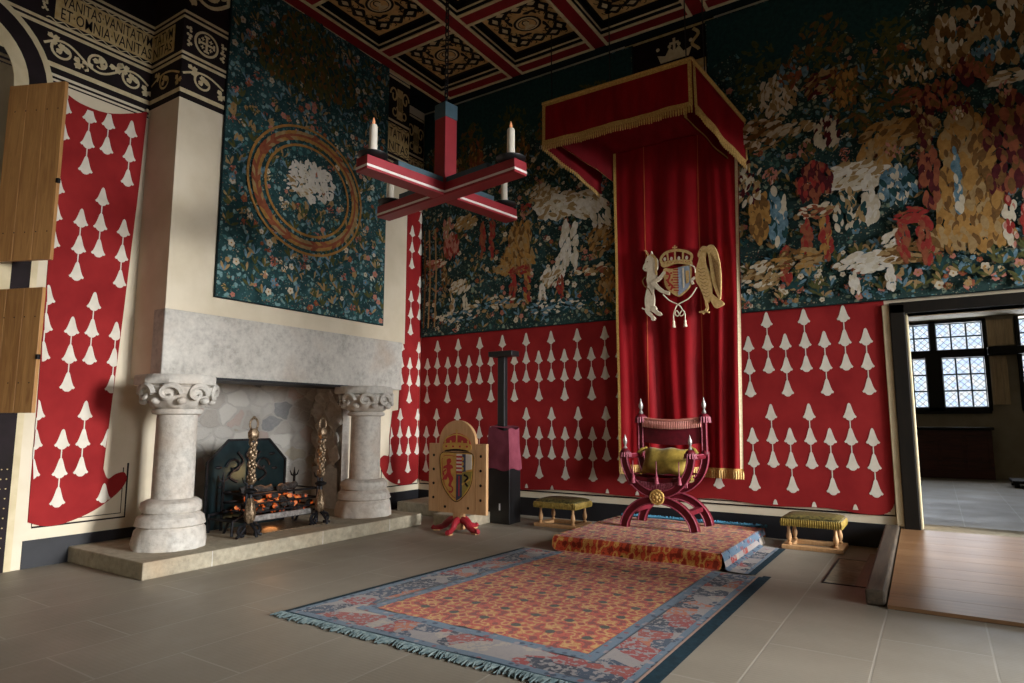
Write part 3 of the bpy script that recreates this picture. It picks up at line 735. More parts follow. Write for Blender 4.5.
# ================================================================== TAPESTRIES (plain flower-garden stand-ins)
def petal(a, L, W, n=4):
    P = spl([(0, 0), (L * .35, W * .5), (L * .75, W * .45), (L, 0), (L * .75, -W * .45), (L * .35, -W * .5)], n if L > .25 else 2)
    c, s = math.cos(a), math.sin(a); return [(x * c - y * s, x * s + y * c) for x, y in P]
class Tap:
    def __init__(s, fr, u0, u1, z0, z1, ground):
        s.m = MB(); s.fr = fr; s.keys = []; s.mats = [M[ground]]; s.d = .05; s.b = (u0, u1, z0, z1)
        O, U, V = (Vector(q) for q in fr); N = U.cross(V)
        s.m.poly([(u0, z0), (u1, z0), (u1, z1), (u0, z1)], fr, .02, .04, s.i('teal_dark'))
        s.m.grid(lambda a, b: O + U * (u0 + .012 + (u1 - u0 - .024) * a) + V * (z0 + .012 + (z1 - z0 - .024) * b) + N * (.0485 + .004 * math.sin(a * 23 + b * 4)), 60, 12, 0)
    def i(s, k):
        mt = M[k]
        if mt not in s.mats: s.mats.append(mt)
        return s.mats.index(mt)
    def shape(s, pts, k, dz=0):
        u0, u1, z0, z1 = s.b
        pts = [(min(max(x, u0 + .03), u1 - .03), min(max(z, z0 + .03), z1 - .03)) for x, z in pts]
        s.d += .000004; s.m.poly(pts, s.fr, None, s.d + .006 + dz, s.i('t_' + k))
    def line(s, pts, w, k): s.d += .000004; s.m.stroke(pts, w, s.fr, s.d + .006, s.i('t_' + k))
    def flower(s, x, z, r, k, k2, n=6, a0=0):
        for q in range(n):
            s.shape([(x + a, z + b) for a, b in petal(a0 + 2 * PI * q / n, r, r * 4.2 / n)], k)
        s.shape([(x + r * .24 * math.cos(2 * PI * q / 10), z + r * .24 * math.sin(2 * PI * q / 10)) for q in range(10)], k2, .001)
    def leaf(s, x, z, L, W, a, k, vein=None):
        s.shape([(x + p, z + q) for p, q in petal(a, L, W)], k)
        if vein: s.line([(x + L * t * math.cos(a), z + L * t * math.sin(a)) for t in (.06, .5, .92)], W * .07, vein)
    def tulip(s, x, z, h, w, k, k2):
        s.line([(x, z - h * .9), (x + w * .1, z - h * .4), (x, z)], w * .12, 'olive')
        for dx, a in ((-.28, 1.9), (.28, 1.24), (0, PI / 2)): s.leaf(x + dx * w * .4, z - h * .04, h * .75, w * .62, a, k if dx else k2)
    def spray(s, x, z, r, k, ks, n=22, seed=1):
        q = random.Random(seed)
        for i in range(n):
            a, d = q.uniform(0, 2 * PI), r * math.sqrt(q.random()); L = r * q.uniform(.22, .4)
            s.leaf(x + d * math.cos(a), z + d * math.sin(a) * .8, L, L * .42, q.uniform(0, 2 * PI), q.choice(k))
        for i in range(n // 3):
            a, d = q.uniform(0, 2 * PI), r * math.sqrt(q.random())
            s.flower(x + d * math.cos(a), z + d * math.sin(a) * .8, r * .1, q.choice(ks), 'ochre', 5, a)
    def mass(s, x, z, rx, rz, keys, n, seed, size=.16, ang=PI / 2, jit=.6, rot=0):
        q = random.Random(seed * 77 + 5); c0, s0 = math.cos(rot), math.sin(rot)
        n = int(n * 2.3); size *= .62
        for i in range(n):
            a, d = q.uniform(0, 2 * PI), math.sqrt(q.random()); u, v = rx * d * math.cos(a), rz * d * math.sin(a)
            L = size * q.uniform(.6, 1.25); aa = ang + rot + q.uniform(-jit, jit)
            px, pz = x + u * c0 - v * s0, z + u * s0 + v * c0
            s.leaf(px - L / 2 * math.cos(aa), pz - L / 2 * math.sin(aa), L, L * q.uniform(.3, .48), aa, q.choice(keys))
    def build(s, name, label):
        o = s.m.build(name, s.mats, normals=False); return tag(o, label, 'tapestry', 'tapestries')
def strew(t, q, n, x0, x1, z0, z1, skip=None, big=1.0):
    for k in range(n):
        x, z = q.uniform(x0, x1), q.uniform(z0, z1)
        if skip and skip(x, z): continue
        r = q.random()
        if r < .35: t.flower(x, z, q.uniform(.03, .055) * big, q.choice(['pink', 'cream', 'blue', 'tan', 'cream', 'rust']), 'ochre', 5, z)
        elif r < .8:
            for a in (-.9, -.3, .3, .9): t.leaf(x, z, .13 * big, .035 * big, PI / 2 + a + q.uniform(-.2, .2), q.choice(['olive', 'sky', 'blue', 'tan', 'olive', 'sky']))
        else: t.mass(x, z, .06, .05, q.choice([['cream', 'tan'], ['olive', 'tan'], ['blue', 'sky'], ['pink', 'rust']]), 6, int(x * 900 + z * 77) % 9999, .07, PI / 2, 1.5)
# -- tall tapestry above the fireplace: a pale flower bush inside an ochre wreath
t = Tap(FL_(.69), -4.72, -1.76, 3.09, 7.58, 'tap_teal')
q = random.Random(3)
cy, czz = -3.36, 4.86
strew(t, q, 620, -4.65, -1.83, 3.15, 7.4, lambda x, z: math.hypot((x - cy) / .95, (z - czz) / .85) < 1 and q.random() < .6)
for k in range(58):
    a = 2 * PI * k / 58; ry, rz = .89, .80
    for w in (-.07, .06): t.leaf(cy + (ry + w) * math.cos(a), czz + (rz + w) * math.sin(a), .2, .055, a + PI / 2 + (.35 if w > 0 else -.35), q.choice(['ochre', 'rust', 'tan', 'ochre']))
for w in (-.14, .0, .13): t.line([(cy + (.88 + w) * math.cos(k * PI / 24), czz + (.8 + w) * math.sin(k * PI / 24)) for k in range(49)], .036, 'ochre' if w else 'rust')
t.mass(cy + .05, czz + .16, .42, .3, ['white', 'cream', 'white', 'white'], 70, 1, .2, .6, 1.6)
t.mass(cy - .2, czz + .02, .25, .12, ['white', 'cream', 'tan'], 16, 2, .16, 0, .6)
t.mass(cy, czz - .32, .3, .12, ['olive', 'sky', 'tan'], 18, 3, .18, PI / 2, .7)
for x, z, rx, rz, sd in ((-3.4, 6.85, .5, .45, 1), (-3.95, 6.65, .35, .35, 2), (-2.9, 6.75, .4, .35, 3), (-3.45, 7.25, .5, .25, 4), (-3.4, 6.5, .6, .2, 5)): t.mass(x, z, rx, rz, ['olive', 'olive', 'sky', 'olive', 'brown'], 60, sd, .2, -PI / 2, .9)
t.mass(-3.4, 6.75, .7, .45, ['rust', 'ochre', 'brown'], 14, 9, .08, 0, 3)
t.build('tapestry', 'tall dark teal flower tapestry with an ochre wreath hung above the fireplace')

def skyband(t, z0, seed):
    u0, u1, _, z1 = t.b; q = random.Random(seed); n = 40
    P = [(u0 + (u1 - u0) * k / n, z0 + .18 * math.sin(k * .7) + q.uniform(-.08, .08)) for k in range(n + 1)]
    t.shape(P + [(u1, z1), (u0, z1)], 'sky')
def masses(t, L, sd):
    for i, (x, z, rx, rz, keys, n, size, ang, jit) in enumerate(L): t.mass(x, z, rx, rz, keys.split(), n, sd + i, size, ang, jit)
V = PI / 2
# -- left tapestry of the throne wall
t = Tap(FB(0), .03, 4.45, 3.13, 7.6, 'tap_green'); q = random.Random(11)
skyband(t, 6.7, 4)
masses(t, [(1.2, 6.6, .3, .5, 'olive sky olive brown', 70, .2, V, 1.2), (2.1, 6.75, .35, .5, 'olive sky olive', 70, .2, V, 1.2), (2.9, 6.6, .3, .4, 'olive sky brown', 60, .2, V, 1.2), (.5, 6.4, .35, .5, 'olive brown sky', 70, .2, V, 1.2), (3.7, 6.8, .4, .4, 'olive sky olive', 70, .2, V, 1.2)], 100)
strew(t, q, 560, .12, 4.1, 3.2, 6.4)
masses(t, [
 (1.33, 6.2, .17, .5, 'brown ochre brown rust', 40, .22, V, .4), (.85, 6.05, .14, .4, 'brown rust tan', 26, .2, V, .5), (2.3, 6.2, .2, .35, 'brown olive ochre', 26, .2, V, .7),
 (3.0, 5.2, .38, .26, 'cream white white tan', 70, .26, .2, .9), (2.72, 5.42, .2, .22, 'tan cream tan', 34, .2, .6, .8), (3.5, 5.1, .4, .22, 'white cream tan white', 56, .26, -.3, .6), (3.85, 4.85, .16, .3, 'white cream', 22, .22, -1.1, .4),
 (3.2, 4.45, .09, .4, 'white cream white', 24, .24, V - .15, .2), (3.36, 4.4, .07, .42, 'cream white', 18, .24, V - .25, .2),
 (2.3, 4.75, .22, .3, 'ochre tan ochre brown', 50, .24, V, .4), (2.25, 4.35, .34, .26, 'ochre tan brown ochre', 54, .26, V + .3, .6), (2.0, 4.2, .25, .1, 'ochre tan', 18, .2, .6, .4), (2.4, 5.15, .08, .1, 'pink tan brown', 12, .12, V, 1), (2.4, 5.27, .12, .05, 'red red rust', 10, .12, 0, .4),
 (1.5, 4.8, .06, .34, 'rust red rust', 18, .2, V - .2, .2), (1.72, 4.85, .06, .36, 'rust red', 18, .2, V + .15, .2),
 (2.15, 3.85, .07, .3, 'rust red', 16, .2, V - .25, .2), (2.45, 3.9, .07, .3, 'rust red ochre', 16, .2, V + .3, .2), (2.28, 4.15, .2, .07, 'red rust', 14, .14, 0, .4),
 (.78, 4.8, .17, .22, 'pink red pink rust', 36, .2, V, .5), (.7, 5.15, .12, .2, 'pink tan cream', 22, .18, V, .6), (1.1, 5.2, .24, .14, 'tan cream ochre tan', 30, .2, .5, .6), (.4, 4.5, .25, .08, 'pink rust cream', 18, .18, .3, .5), (.62, 4.2, .06, .25, 'brown tan sky', 12, .18, V, .3),
 (.98, 4.0, .24, .12, 'cream white tan', 28, .18, .8, .5), (.8, 3.7, .06, .2, 'cream tan', 10, .16, V, .3), (1.12, 3.7, .05, .2, 'cream', 8, .16, V, .3),
 (2.95, 3.95, .22, .16, 'white cream tan', 34, .2, .9, .5), (2.75, 3.65, .06, .2, 'white cream', 12, .18, V, .3), (3.15, 4.2, .12, .13, 'white cream', 16, .16, 1.2, .6), (3.1, 3.75, .06, .2, 'rust red', 10, .18, V + .3, .3),
 (3.7, 3.98, .35, .08, 'rust tan cream', 18, .18, .1, .4), (3.85, 4.45, .22, .24, 'ochre tan brown', 36, .2, .8, .8), (3.95, 3.7, .15, .25, 'tan brown ochre', 22, .2, V, .6),
 (1.75, 3.6, .6, .12, 'blue cream sky tan', 34, .18, 0, .6), (3.0, 3.45, .6, .12, 'sky blue cream', 30, .18, 0, .6), (.9, 3.45, .5, .1, 'blue sky cream', 24, .16, 0, .6)], 200)
for x in (.13, .25, .4): t.line([(x, 3.3), (x + .03, 4.2), (x - .01, 5.2)], .035, 'tan' if x > .2 else 'brown')
t.build('tapestry', 'flower garden tapestry on the throne wall left of the canopy, behind the chandelier')
# -- right tapestry
t = Tap(FB(0), 5.62, 11.2, 3.06, 7.6, 'tap_green'); q = random.Random(21)
skyband(t, 6.75, 9)
masses(t, [(6.35, 6.5, .3, .5, 'olive sky olive', 60, .2, V, 1.2), (7.2, 6.7, .35, .4, 'olive sky olive brown', 60, .2, V, 1.2), (7.95, 6.4, .35, .4, 'olive sky olive', 70, .2, V, 1.3), (9.0, 6.9, .35, .3, 'olive sky', 40, .2, V, 1.2), (10.2, 6.6, .5, .5, 'olive sky brown', 60, .2, V, 1.2), (7.7, 5.6, .4, .4, 'olive sky olive brown', 70, .18, V, 1.3), (7.95, 5.9, .04, .4, 'brown', 10, .2, V, .1)], 300)
strew(t, q, 520, 5.9, 11, 3.5, 6.4)
strew(t, q, 420, 5.9, 11, 3.12, 3.75)
masses(t, [
 (8.75, 6.2, .4, .4, 'tan brown tan cream', 60, .26, V, .15), (9.2, 6.3, .25, .5, 'tan brown cream', 40, .26, V, .15), (8.3, 5.95, .35, .14, 'tan cream brown', 30, .16, V, .3),
 (8.66, 4.9, .22, .4, 'ochre brown ochre tan', 60, .28, V, .3), (8.66, 4.2, .36, .5, 'ochre brown ochre tan', 90, .3, V, .25), (8.66, 3.75, .42, .16, 'ochre tan brown', 40, .26, V, .5), (8.85, 4.75, .12, .3, 'ochre brown', 24, .24, V - .4, .3), (8.58, 4.4, .035, .42, 'blue cream blue', 18, .22, V, .1), (8.66, 5.38, .13, .15, 'brown maroon brown', 16, .16, V, .6), (8.64, 5.3, .06, .1, 'pink tan cream', 9, .1, V, .6),
 (9.15, 4.95, .28, .42, 'maroon brown maroon rust', 60, .26, V, .3), (9.15, 4.4, .3, .25, 'maroon rust brown', 36, .24, V, .3), (9.14, 5.6, .2, .08, 'cream tan cream', 18, .18, 0, .4), (9.12, 5.45, .07, .1, 'pink tan', 8, .1, V, .5), (9.05, 3.85, .06, .3, 'pink red cream', 18, .2, V, .1), (9.22, 3.9, .06, .3, 'red pink', 16, .2, V, .1),
 (8.0, 5.2, .42, .18, 'ochre tan ochre brown', 56, .24, .4, .5), (7.75, 4.9, .2, .3, 'ochre tan', 30, .24, V - .3, .5), (7.5, 4.72, .36, .2, 'white cream tan', 56, .24, .2, .6), (7.65, 4.4, .09, .34, 'white cream', 26, .24, V - .1, .2), (7.38, 4.3, .22, .28, 'cream tan sky', 30, .2, V, .6),
 (7.6, 3.58, .28, .13, 'white cream white', 40, .2, .15, .4), (7.86, 3.82, .1, .12, 'white cream', 14, .16, .8, .5), (7.42, 3.3, .05, .16, 'white cream', 9, .16, V, .2), (7.82, 3.33, .05, .16, 'white cream', 9, .16, V, .2), (7.3, 3.55, .12, .04, 'white cream', 7, .14, .4, .4), (8.0, 3.62, .3, .12, 'tan brown', 26, .18, .1, .5),
 (7.95, 4.5, .2, .24, 'blue sky blue cream', 40, .22, V, .5), (7.95, 4.98, .1, .1, 'brown pink tan', 14, .12, V, .8), (8.05, 4.1, .18, .1, 'rust red', 18, .16, 0, .5), (8.22, 3.75, .09, .28, 'rust red rust', 22, .2, V, .2), (7.98, 3.75, .07, .22, 'red rust', 14, .18, V + .2, .2),
 (6.52, 4.35, .13, .38, 'blue cream blue sky', 40, .24, V, .2), (6.28, 4.4, .13, .36, 'ochre brown ochre', 36, .24, V, .3), (6.45, 4.95, .1, .1, 'brown pink', 12, .12, V, .8), (6.6, 3.65, .06, .26, 'red rust', 14, .2, V, .2),
 (7.0, 4.75, .22, .26, 'maroon red maroon rust', 50, .22, V, .4), (6.95, 5.2, .1, .12, 'brown pink olive', 14, .14, V, .8), (7.0, 4.35, .2, .1, 'cream tan rust', 18, .16, 0, .5), (6.88, 4.0, .07, .26, 'rust red', 16, .2, V, .2), (7.12, 3.95, .08, .3, 'rust red ochre', 20, .2, V - .2, .2),
 (8.3, 4.55, .1, .4, 'maroon rust', 30, .22, V, .3), (8.28, 5.3, .1, .4, 'brown maroon tan', 28, .2, V, .3),
 (8.1, 5.66, .16, .1, 'rust brown', 16, .16, .3, .6), (8.45, 5.55, .2, .2, 'maroon brown rust', 26, .2, V, .6), (8.85, 5.8, .2, .2, 'rust maroon brown', 26, .2, V, .6), (9.0, 6.0, .16, .14, 'blue sky', 16, .16, V, .6),
 (6.6, 6.1, .25, .3, 'cream tan cream', 46, .2, V, .7), (6.4, 5.6, .3, .25, 'tan cream brown', 40, .2, .4, .8), (6.75, 5.55, .3, .08, 'cream tan', 22, .2, .5, .3), (6.8, 6.35, .2, .2, 'rust blue brown', 20, .18, V, .8), (7.2, 6.1, .25, .2, 'maroon brown tan', 30, .2, .6, .7), (7.2, 5.4, .16, .2, 'cream maroon cream', 22, .2, V - .3, .2), (7.45, 6.0, .2, .3, 'brown ochre olive', 30, .2, V, .5),
 (6.3, 3.55, .25, .2, 'tan brown tan cream', 36, .18, .4, .6), (6.75, 3.72, .3, .14, 'tan ochre brown', 30, .18, .2, .6), (6.15, 4.9, .2, .3, 'maroon tan cream', 24, .2, V, .8),
 (9.7, 4.4, .3, .7, 'ochre brown tan', 70, .28, V, .3), (10.4, 4.4, .35, .7, 'blue cream sky', 70, .28, V, .3), (10.9, 4.2, .2, .6, 'maroon rust', 40, .26, V, .3)], 400)
t.build('tapestry', 'wide flower garden tapestry on the throne wall above the doorway')

# ================================================================== SHUTTERS
def leafshutter(w, z0, z1, loc, rz, label):
    t = thing('window_shutter', label, 'shutter', loc, rz, 'oak window shutters')
    b = MB(); n = 3
    for i in range(n): b.box(w * i / n + .002, w * (i + 1) / n - .002, -.02, .02, z0, z1, 0, .004)
    b.build('plank_panel', M['oak'], t, True)
    for z in (z0 + .3, z1 - .3):
        for i in range(5): k = MB(); k.lathe([(.006, -.004), (.008, 0), (.0, .004)], (0, 0, 0), 6, 0, Matrix.Translation((.1 + w * .2 * i * .95, -.022, z)) @ Matrix.Rotation(PI / 2, 4, 'X')); k.build('nail', M['iron'], t, True)
    h = MB(); h.box(w - .01, w + .025, -.03, .0, z0 + (z1 - z0) * .42, z0 + (z1 - z0) * .42 + .05, 0, .004); h.build('latch', M['iron'], t, True)
    for z in (z0 + .25, z1 - .25):
        h = MB(); h.tube([(0, .015, z - .06), (0, .015, z + .06)], .014, 8); h.box(0, .2, .02, .026, z - .02, z + .02); h.build('hinge', M['iron'], t, True)
leafshutter(.69, 3.2, 5.14, (.02, -6.76, 0), math.radians(24), 'upper oak shutter leaf standing open at the left edge of the photo')
leafshutter(.69, 1.63, 2.9, (.02, -6.76, 0), math.radians(20), 'lower oak shutter leaf below the taller one, left of the red hanging')

# ================================================================== FIREPLACE
t = thing('fireplace', 'grey stone fireplace with carved columns and a heavy lintel', 'fireplace', (.7, -3.3, 0))
b = MB(); b.box(-.5, 1.58, -5.83, -1.72, 0, .17, 0, .012)
for y in (-5.1, -3.6, -2.4): b.box(1.575, 1.5825, y - .004, y + .004, .004, .166, 1)
b.build('hearth_slab', [M['stone_warm'], M['stone']], t)
b = MB()
b.box(.48, .73, -5.32, -5.0, 2.06, 2.86, 0, .012); b.box(.15, .731, -5.1, -1.3, 2.061, 2.859, 0, .012)
for y in (-4.15, -2.75): b.box(.725, .7325, y - .004, y + .004, 2.07, 2.85, 0)
b.build('lintel', M['stone'], t)
b = MB(); b.box(.1, .75, -4.75, -2.0, 2.055, 2.085, 0); b.build('soffit', M['black_paint'], t)
b = MB()
b.box(-.5, -.44, -4.9, -1.9, .17, 2.12); b.build('firebox_lining', M['rubble'], t)
b = MB(); b.grid(lambda u, v: Vector((-.46 + .62 * u, -2.12 - (v > .34) * (.05 * math.sin(u * 11 + v * 7 + 1.5 * math.sin(v * 19)) + .05 * math.sin(v * 23 + 2 * math.sin(u * 13)) + .02 * math.sin(v * 61 + u * 37)), .17 + 1.95 * v)), 24, 70)
b.box(-.46, .16, -2.04, -1.9, .17, 2.1); b.build('firebox_cheek', M['stone'], t)
b = MB(); b.grid(lambda u, v: Vector((-.46 + .62 * u, -4.72 + .03 * math.sin(u * 9 + v * 5), .17 + 1.95 * v)), 8, 20); b.box(-.46, .16, -4.9, -4.73, .17, 2.1)
b.build('firebox_cheek', M['stone'], t)
def column(x, y, sgn, r, rb):
    c = MB(); c.lathe([(r, .62), (r * .99, 1.2), (r * .97, 1.66)], (x, y, 0), 32); s = c.build('column', M['stone'], t)
    c = MB()
    lob = lambda a, j: .02 * math.sin(3 * a + j * 1.7) + .012 * math.sin(7 * a - j) + (.03 * math.sin(11 * a) if j < 2 else 0)
    c.lathe([(rb, .15), (rb * 1.02, .22), (rb * .98, .36), (rb * .9, .40), (rb * .97, .42), (rb * .93, .5), (rb * .76, .545), (rb * .82, .56), (rb * .86, .61), (rb * .83, .66), (rb * .7, .69), (r, .7)], (x, y, 0), 40, 0, None, lob)
    c.build('column_base', M['stone'], s)
    c = MB(); R2 = .37
    c.lathe([(r * .98, 1.62), (r * 1.2, 1.63), (r * 1.24, 1.655), (r * 1.2, 1.68), (r, 1.69)], (x, y, 0), 32)
    lob = lambda a, j: .05 * math.sin(8 * a + j) if 0 < j < 5 else 0
    c.lathe([(r, 1.68), (r * 1.25, 1.72), (R2 * .88, 1.79), (R2 * .98, 1.86), (R2 * 1.0, 1.92), (R2 * .94, 1.94), (R2 * .9, 1.95)], (x, y, 0), 48, 0, None, lob)
    for k in range(8):
        a = 2 * PI * k / 8
        P = []
        for i in range(15):
            th = i * .45; rr = .115 * (1 - i / 17)
            aa = a + rr * math.cos(th) / R2 * 1.1; zz = 1.845 + rr * math.sin(th); P.append((x + (R2 * 1.0 + .012) * math.cos(aa), y + (R2 * 1.0 + .012) * math.sin(aa), zz))
        c.tube(P, [.04 - .0014 * i for i in range(15)], 6)
        a2 = a + .35
        c.ball((x + R2 * .93 * math.cos(a2), y + R2 * .93 * math.sin(a2), 1.77), .05, 0, 8, (1, 1, .8))
    c.lathe([(.36, 1.94), (.39, 1.96), (.39, 2.04), (.37, 2.065)], (x, y, 0), 8, 0); c.box(x - .33, x + .1, y - .35, y + .35, 1.95, 2.068, 0, .02)
    c.build('capital', M['stone'], s)
column(.95, -5.22, -1, .215, .365); column(.95, -2.3, 1, .225, .40)
# low stone blocks in the corner
b = MB(); b.box(.38, 1.66, -.97, -.03, 0, .19, 0, .012); b.box(.618, .626, -.975, -.9, .02, .18); tag(b.build('stone_kerb', M['stone_warm']), 'low stone kerb block in the corner behind the hearth', 'stone block', 'stone blocks in the corner')
b = MB(); b.box(1.74, 2.34, -1.64, -1.0, 0, .17, 0, .012); tag(b.build('stone_block', M['stone_warm']), 'pale stone block on the floor behind the oak shield stand', 'stone block', 'stone blocks in the corner')
# fireback
t = thing('fireback', 'dark blued iron fireback plate with clipped corners behind the fire', 'fireback', (.35, -3.9, .17))
b = MB(); fr = FL_(.35)
b.poly([(-4.46, .17), (-3.28, .17), (-3.28, 1.02), (-3.56, 1.3), (-4.18, 1.3), (-4.46, 1.02)], fr, -.02, .012)
b.build('plate', M['fireback'], t)
b = MB(); P = [(-4.46, .17), (-4.46, 1.02), (-4.18, 1.3), (-3.56, 1.3), (-3.28, 1.02), (-3.28, .17)]
b.stroke(P, .03, fr, .03, 0, .01); b.build('rim', M['iron'], t)
b = MB(); 
for s in (-1, 1):
    y = -3.87 + s * .16
    b.tube([(.375, y + s * .14 * math.sin(i * .5) * (1 - i / 20), .75 + i * .03) for i in range(14)], .018, 6)
    b.tube([(.375, y + s * (.05 + .12 * (1 - i / 16) * math.cos(i * .5)), .95 + .12 * (1 - i / 16) * math.sin(i * .5)) for i in range(13)], .016, 6)
b.ball((.375, -3.87, 1.1), .06, 0, 8, (.4, 1, 1)); b.tube([(.375, -3.87, .7), (.375, -3.87, 1.1)], .02, 6)
for y, z in ((-4.3, .95), (-3.45, .9), (-4.25, .7), (-3.5, 1.1)): b.ball((.37, y, z), .035, 0, 6, (.4, 1.4, .6))
b.build('relief_ornament', M['iron'], t)
for y in (-4.1, -3.64):
    b = MB(); b.tube([(.3, y, .17), (.0, y, .17)], .02, 6); b.tube([(.33, y, .9), (.05, y, .17)], .012, 6); b.build('stay', M['iron'], t)
# grate
t = thing('fire_grate', 'black wrought iron fire basket with a scuffed steel front bar', 'fire grate', (.7, -3.75, .17))
gx0, gx1, gy0, gy1 = .48, .98, -4.3, -3.2
for x in (gx0, gx1):
    for y in (gy0, gy1):
        b = MB(); b.tube([(x, y, .17), (x, y, .82)], .018, 6)
        for a in (-1, 1): b.tube([(x, y, .78), (x, y + a * .05, .80), (x, y + a * .075, .86)], [.014, .012, .005], 6)
        b.tube([(x, y, .82), (x, y, .9)], [.014, .004], 6); b.build('corner_post', M['iron'], t)
for z in (.42, .52, .64):
    b = MB(); b.tube([(gx1, gy0, z), (gx1, gy1, z)], .014, 6); b.build('front_bar', M['iron'], t)
    b = MB(); b.tube([(gx1, gy0, z), (gx0, gy0, z), (gx0, gy1, z), (gx1, gy1, z)], .012, 6); b.build('side_bar', M['iron'], t)
b = MB(); b.box(gx1 - .01, gx1 + .02, gy0, gy1, .31, .38, 0, .006); b.build('front_rail', M['steel'], t)
b = MB(); b.box(gx0, gx1, gy0, gy1, .3, .315)
for k in range(10): b.box(gx0, gx1, gy0 + .1 * k + .05, gy0 + .1 * k + .07, .315, .33)
b.build('ash_tray', M['iron'], t)
b = MB(); b.box(gx0 - .0, gx1 + .16, gy0 + .04, gy1 - .02, .171, .18); b.build('base_plate', M['brass'], t)
b = MB(); b.tube([(.62, gy0 - .26, .19), (.62, gy0 - .26, .4), (.62, gy0, .42)], .02, 6); b.tube([(1.1, gy0 - .26, .19), (1.1, gy0 - .26, .36), (.98, gy0, .4)], .018, 6); b.tube([(.62, gy0 - .26, .36), (1.1, gy0 - .26, .36)], .014, 6); b.build('side_bracket', M['iron'], t)
b = MB(); q = random.Random(5)
for k in range(80):
    x, y = q.uniform(gx0 + .05, gx1 - .04), q.uniform(gy0 + .05, gy1 - .05); z = .36 + .27 * q.random() * (1 - .5 * abs(y + 3.75) / .6)
    b.ball((x, y, z), q.uniform(.035, .06), 0, 6, (1, 1.2, .8))
stuff(tag(b.build('coal', M['coal']), 'glowing coals heaped in the iron fire basket', 'coal fire'))
for k, (x, y, rz, r) in enumerate(((.72, -3.98, .3, .045), (.72, -3.5, -.4, .045))):
    b = MB(); L = .2; c, s = math.cos(rz), math.sin(rz)
    b.tube([(x + s * L * i / 4, y + c * L * i / 4, .67 + .012 * math.sin(i * 2 + k)) for i in range(-4, 5)], [r * (1 + .08 * math.sin(i * 1.7)) for i in range(9)], 9)
    tag(b.build('log', M['ash']), ('charred log at the left end of the glowing coals', 'charred log at the right end of the glowing coals')[k], 'log', 'logs on the fire')
# andirons
def andiron(x, y, label):
    t = thing('andiron', label, 'andiron', (x, y, .17), 0, 'andirons')
    b = MB()
    b.lathe([(.03, .16), (.055, .2), (.066, .27), (.055, .35), (.04, .42), (.03, .46)], (0, 0, 0), 16, 0, None, lambda a, j: .12 * math.sin(5 * a + j * .9)); b.build('twisted_bulb', M['brass'], t, True)
    b = MB(); b.tube([(0, 0, .42), (0, 0, 1.2)], .028, 8); b.lathe([(.02, .5), (.075, .53), (.08, .55), (.02, .58)], (0, 0, 0), 14); b.build('shaft', M['iron'], t, True)
    for s in (-1, 1):
        b = MB(); b.tube([(s * .03, s * .02, .18)] + [(0, s * (.09 + .055 * math.cos(1.9 - i * .55)), .085 + .06 * math.sin(1.9 - i * .55)) for i in range(8)], .02, 6); b.tube([(0, s * .06, .12), (0, s * .13, .03), (.01, s * .17, .016)], .018, 6)
        b.build('scroll_foot', M['iron'], t, True)
    b = MB(); b.tube([(0, 0, .2), (-.4, 0, .16), (-.5, 0, .0)], .018, 6); b.tube([(0, 0, .18), (.12, 0, .1), (.15, 0, .016)], .018, 6); b.build('log_bar', M['iron'], t, True)
    b = MB(); q = random.Random(2)
    for i in range(60):
        a = i * 2.4; z = .66 + .0078 * i; rr = .03 + .014 * math.sin(i * .33); b.ball((rr * math.cos(a), rr * math.sin(a), z), q.uniform(.014, .026), 0, 6, (1, 1, 1.7))
    b.lathe([(.03, .62), (.055, .66), (.03, .7)], (0, 0, 0), 12); b.build('acanthus_stem', M['brass'], t, True)
    b = MB(); b.lathe([(.03, 1.14), (.06, 1.18), (.065, 1.24), (.04, 1.29)], (0, 0, 0), 14, 0, None, lambda a, j: .1 * math.sin(6 * a))
    b.tube([(0, .055 * math.cos(2 * PI * i / 16), 1.34 + .075 * math.sin(2 * PI * i / 16)) for i in range(16)], .013, 6, 0, True)
    b.ball((0, 0, 1.42), .022, 0, 8); b.build('ring_finial', M['brass'], t, True)
andiron(1.2, -4.4, 'ornate andiron at the left end of the fire basket, nearest the viewer'); andiron(1.12, -3.27, 'ornate andiron at the right end of the fire basket, before the carved cheek')
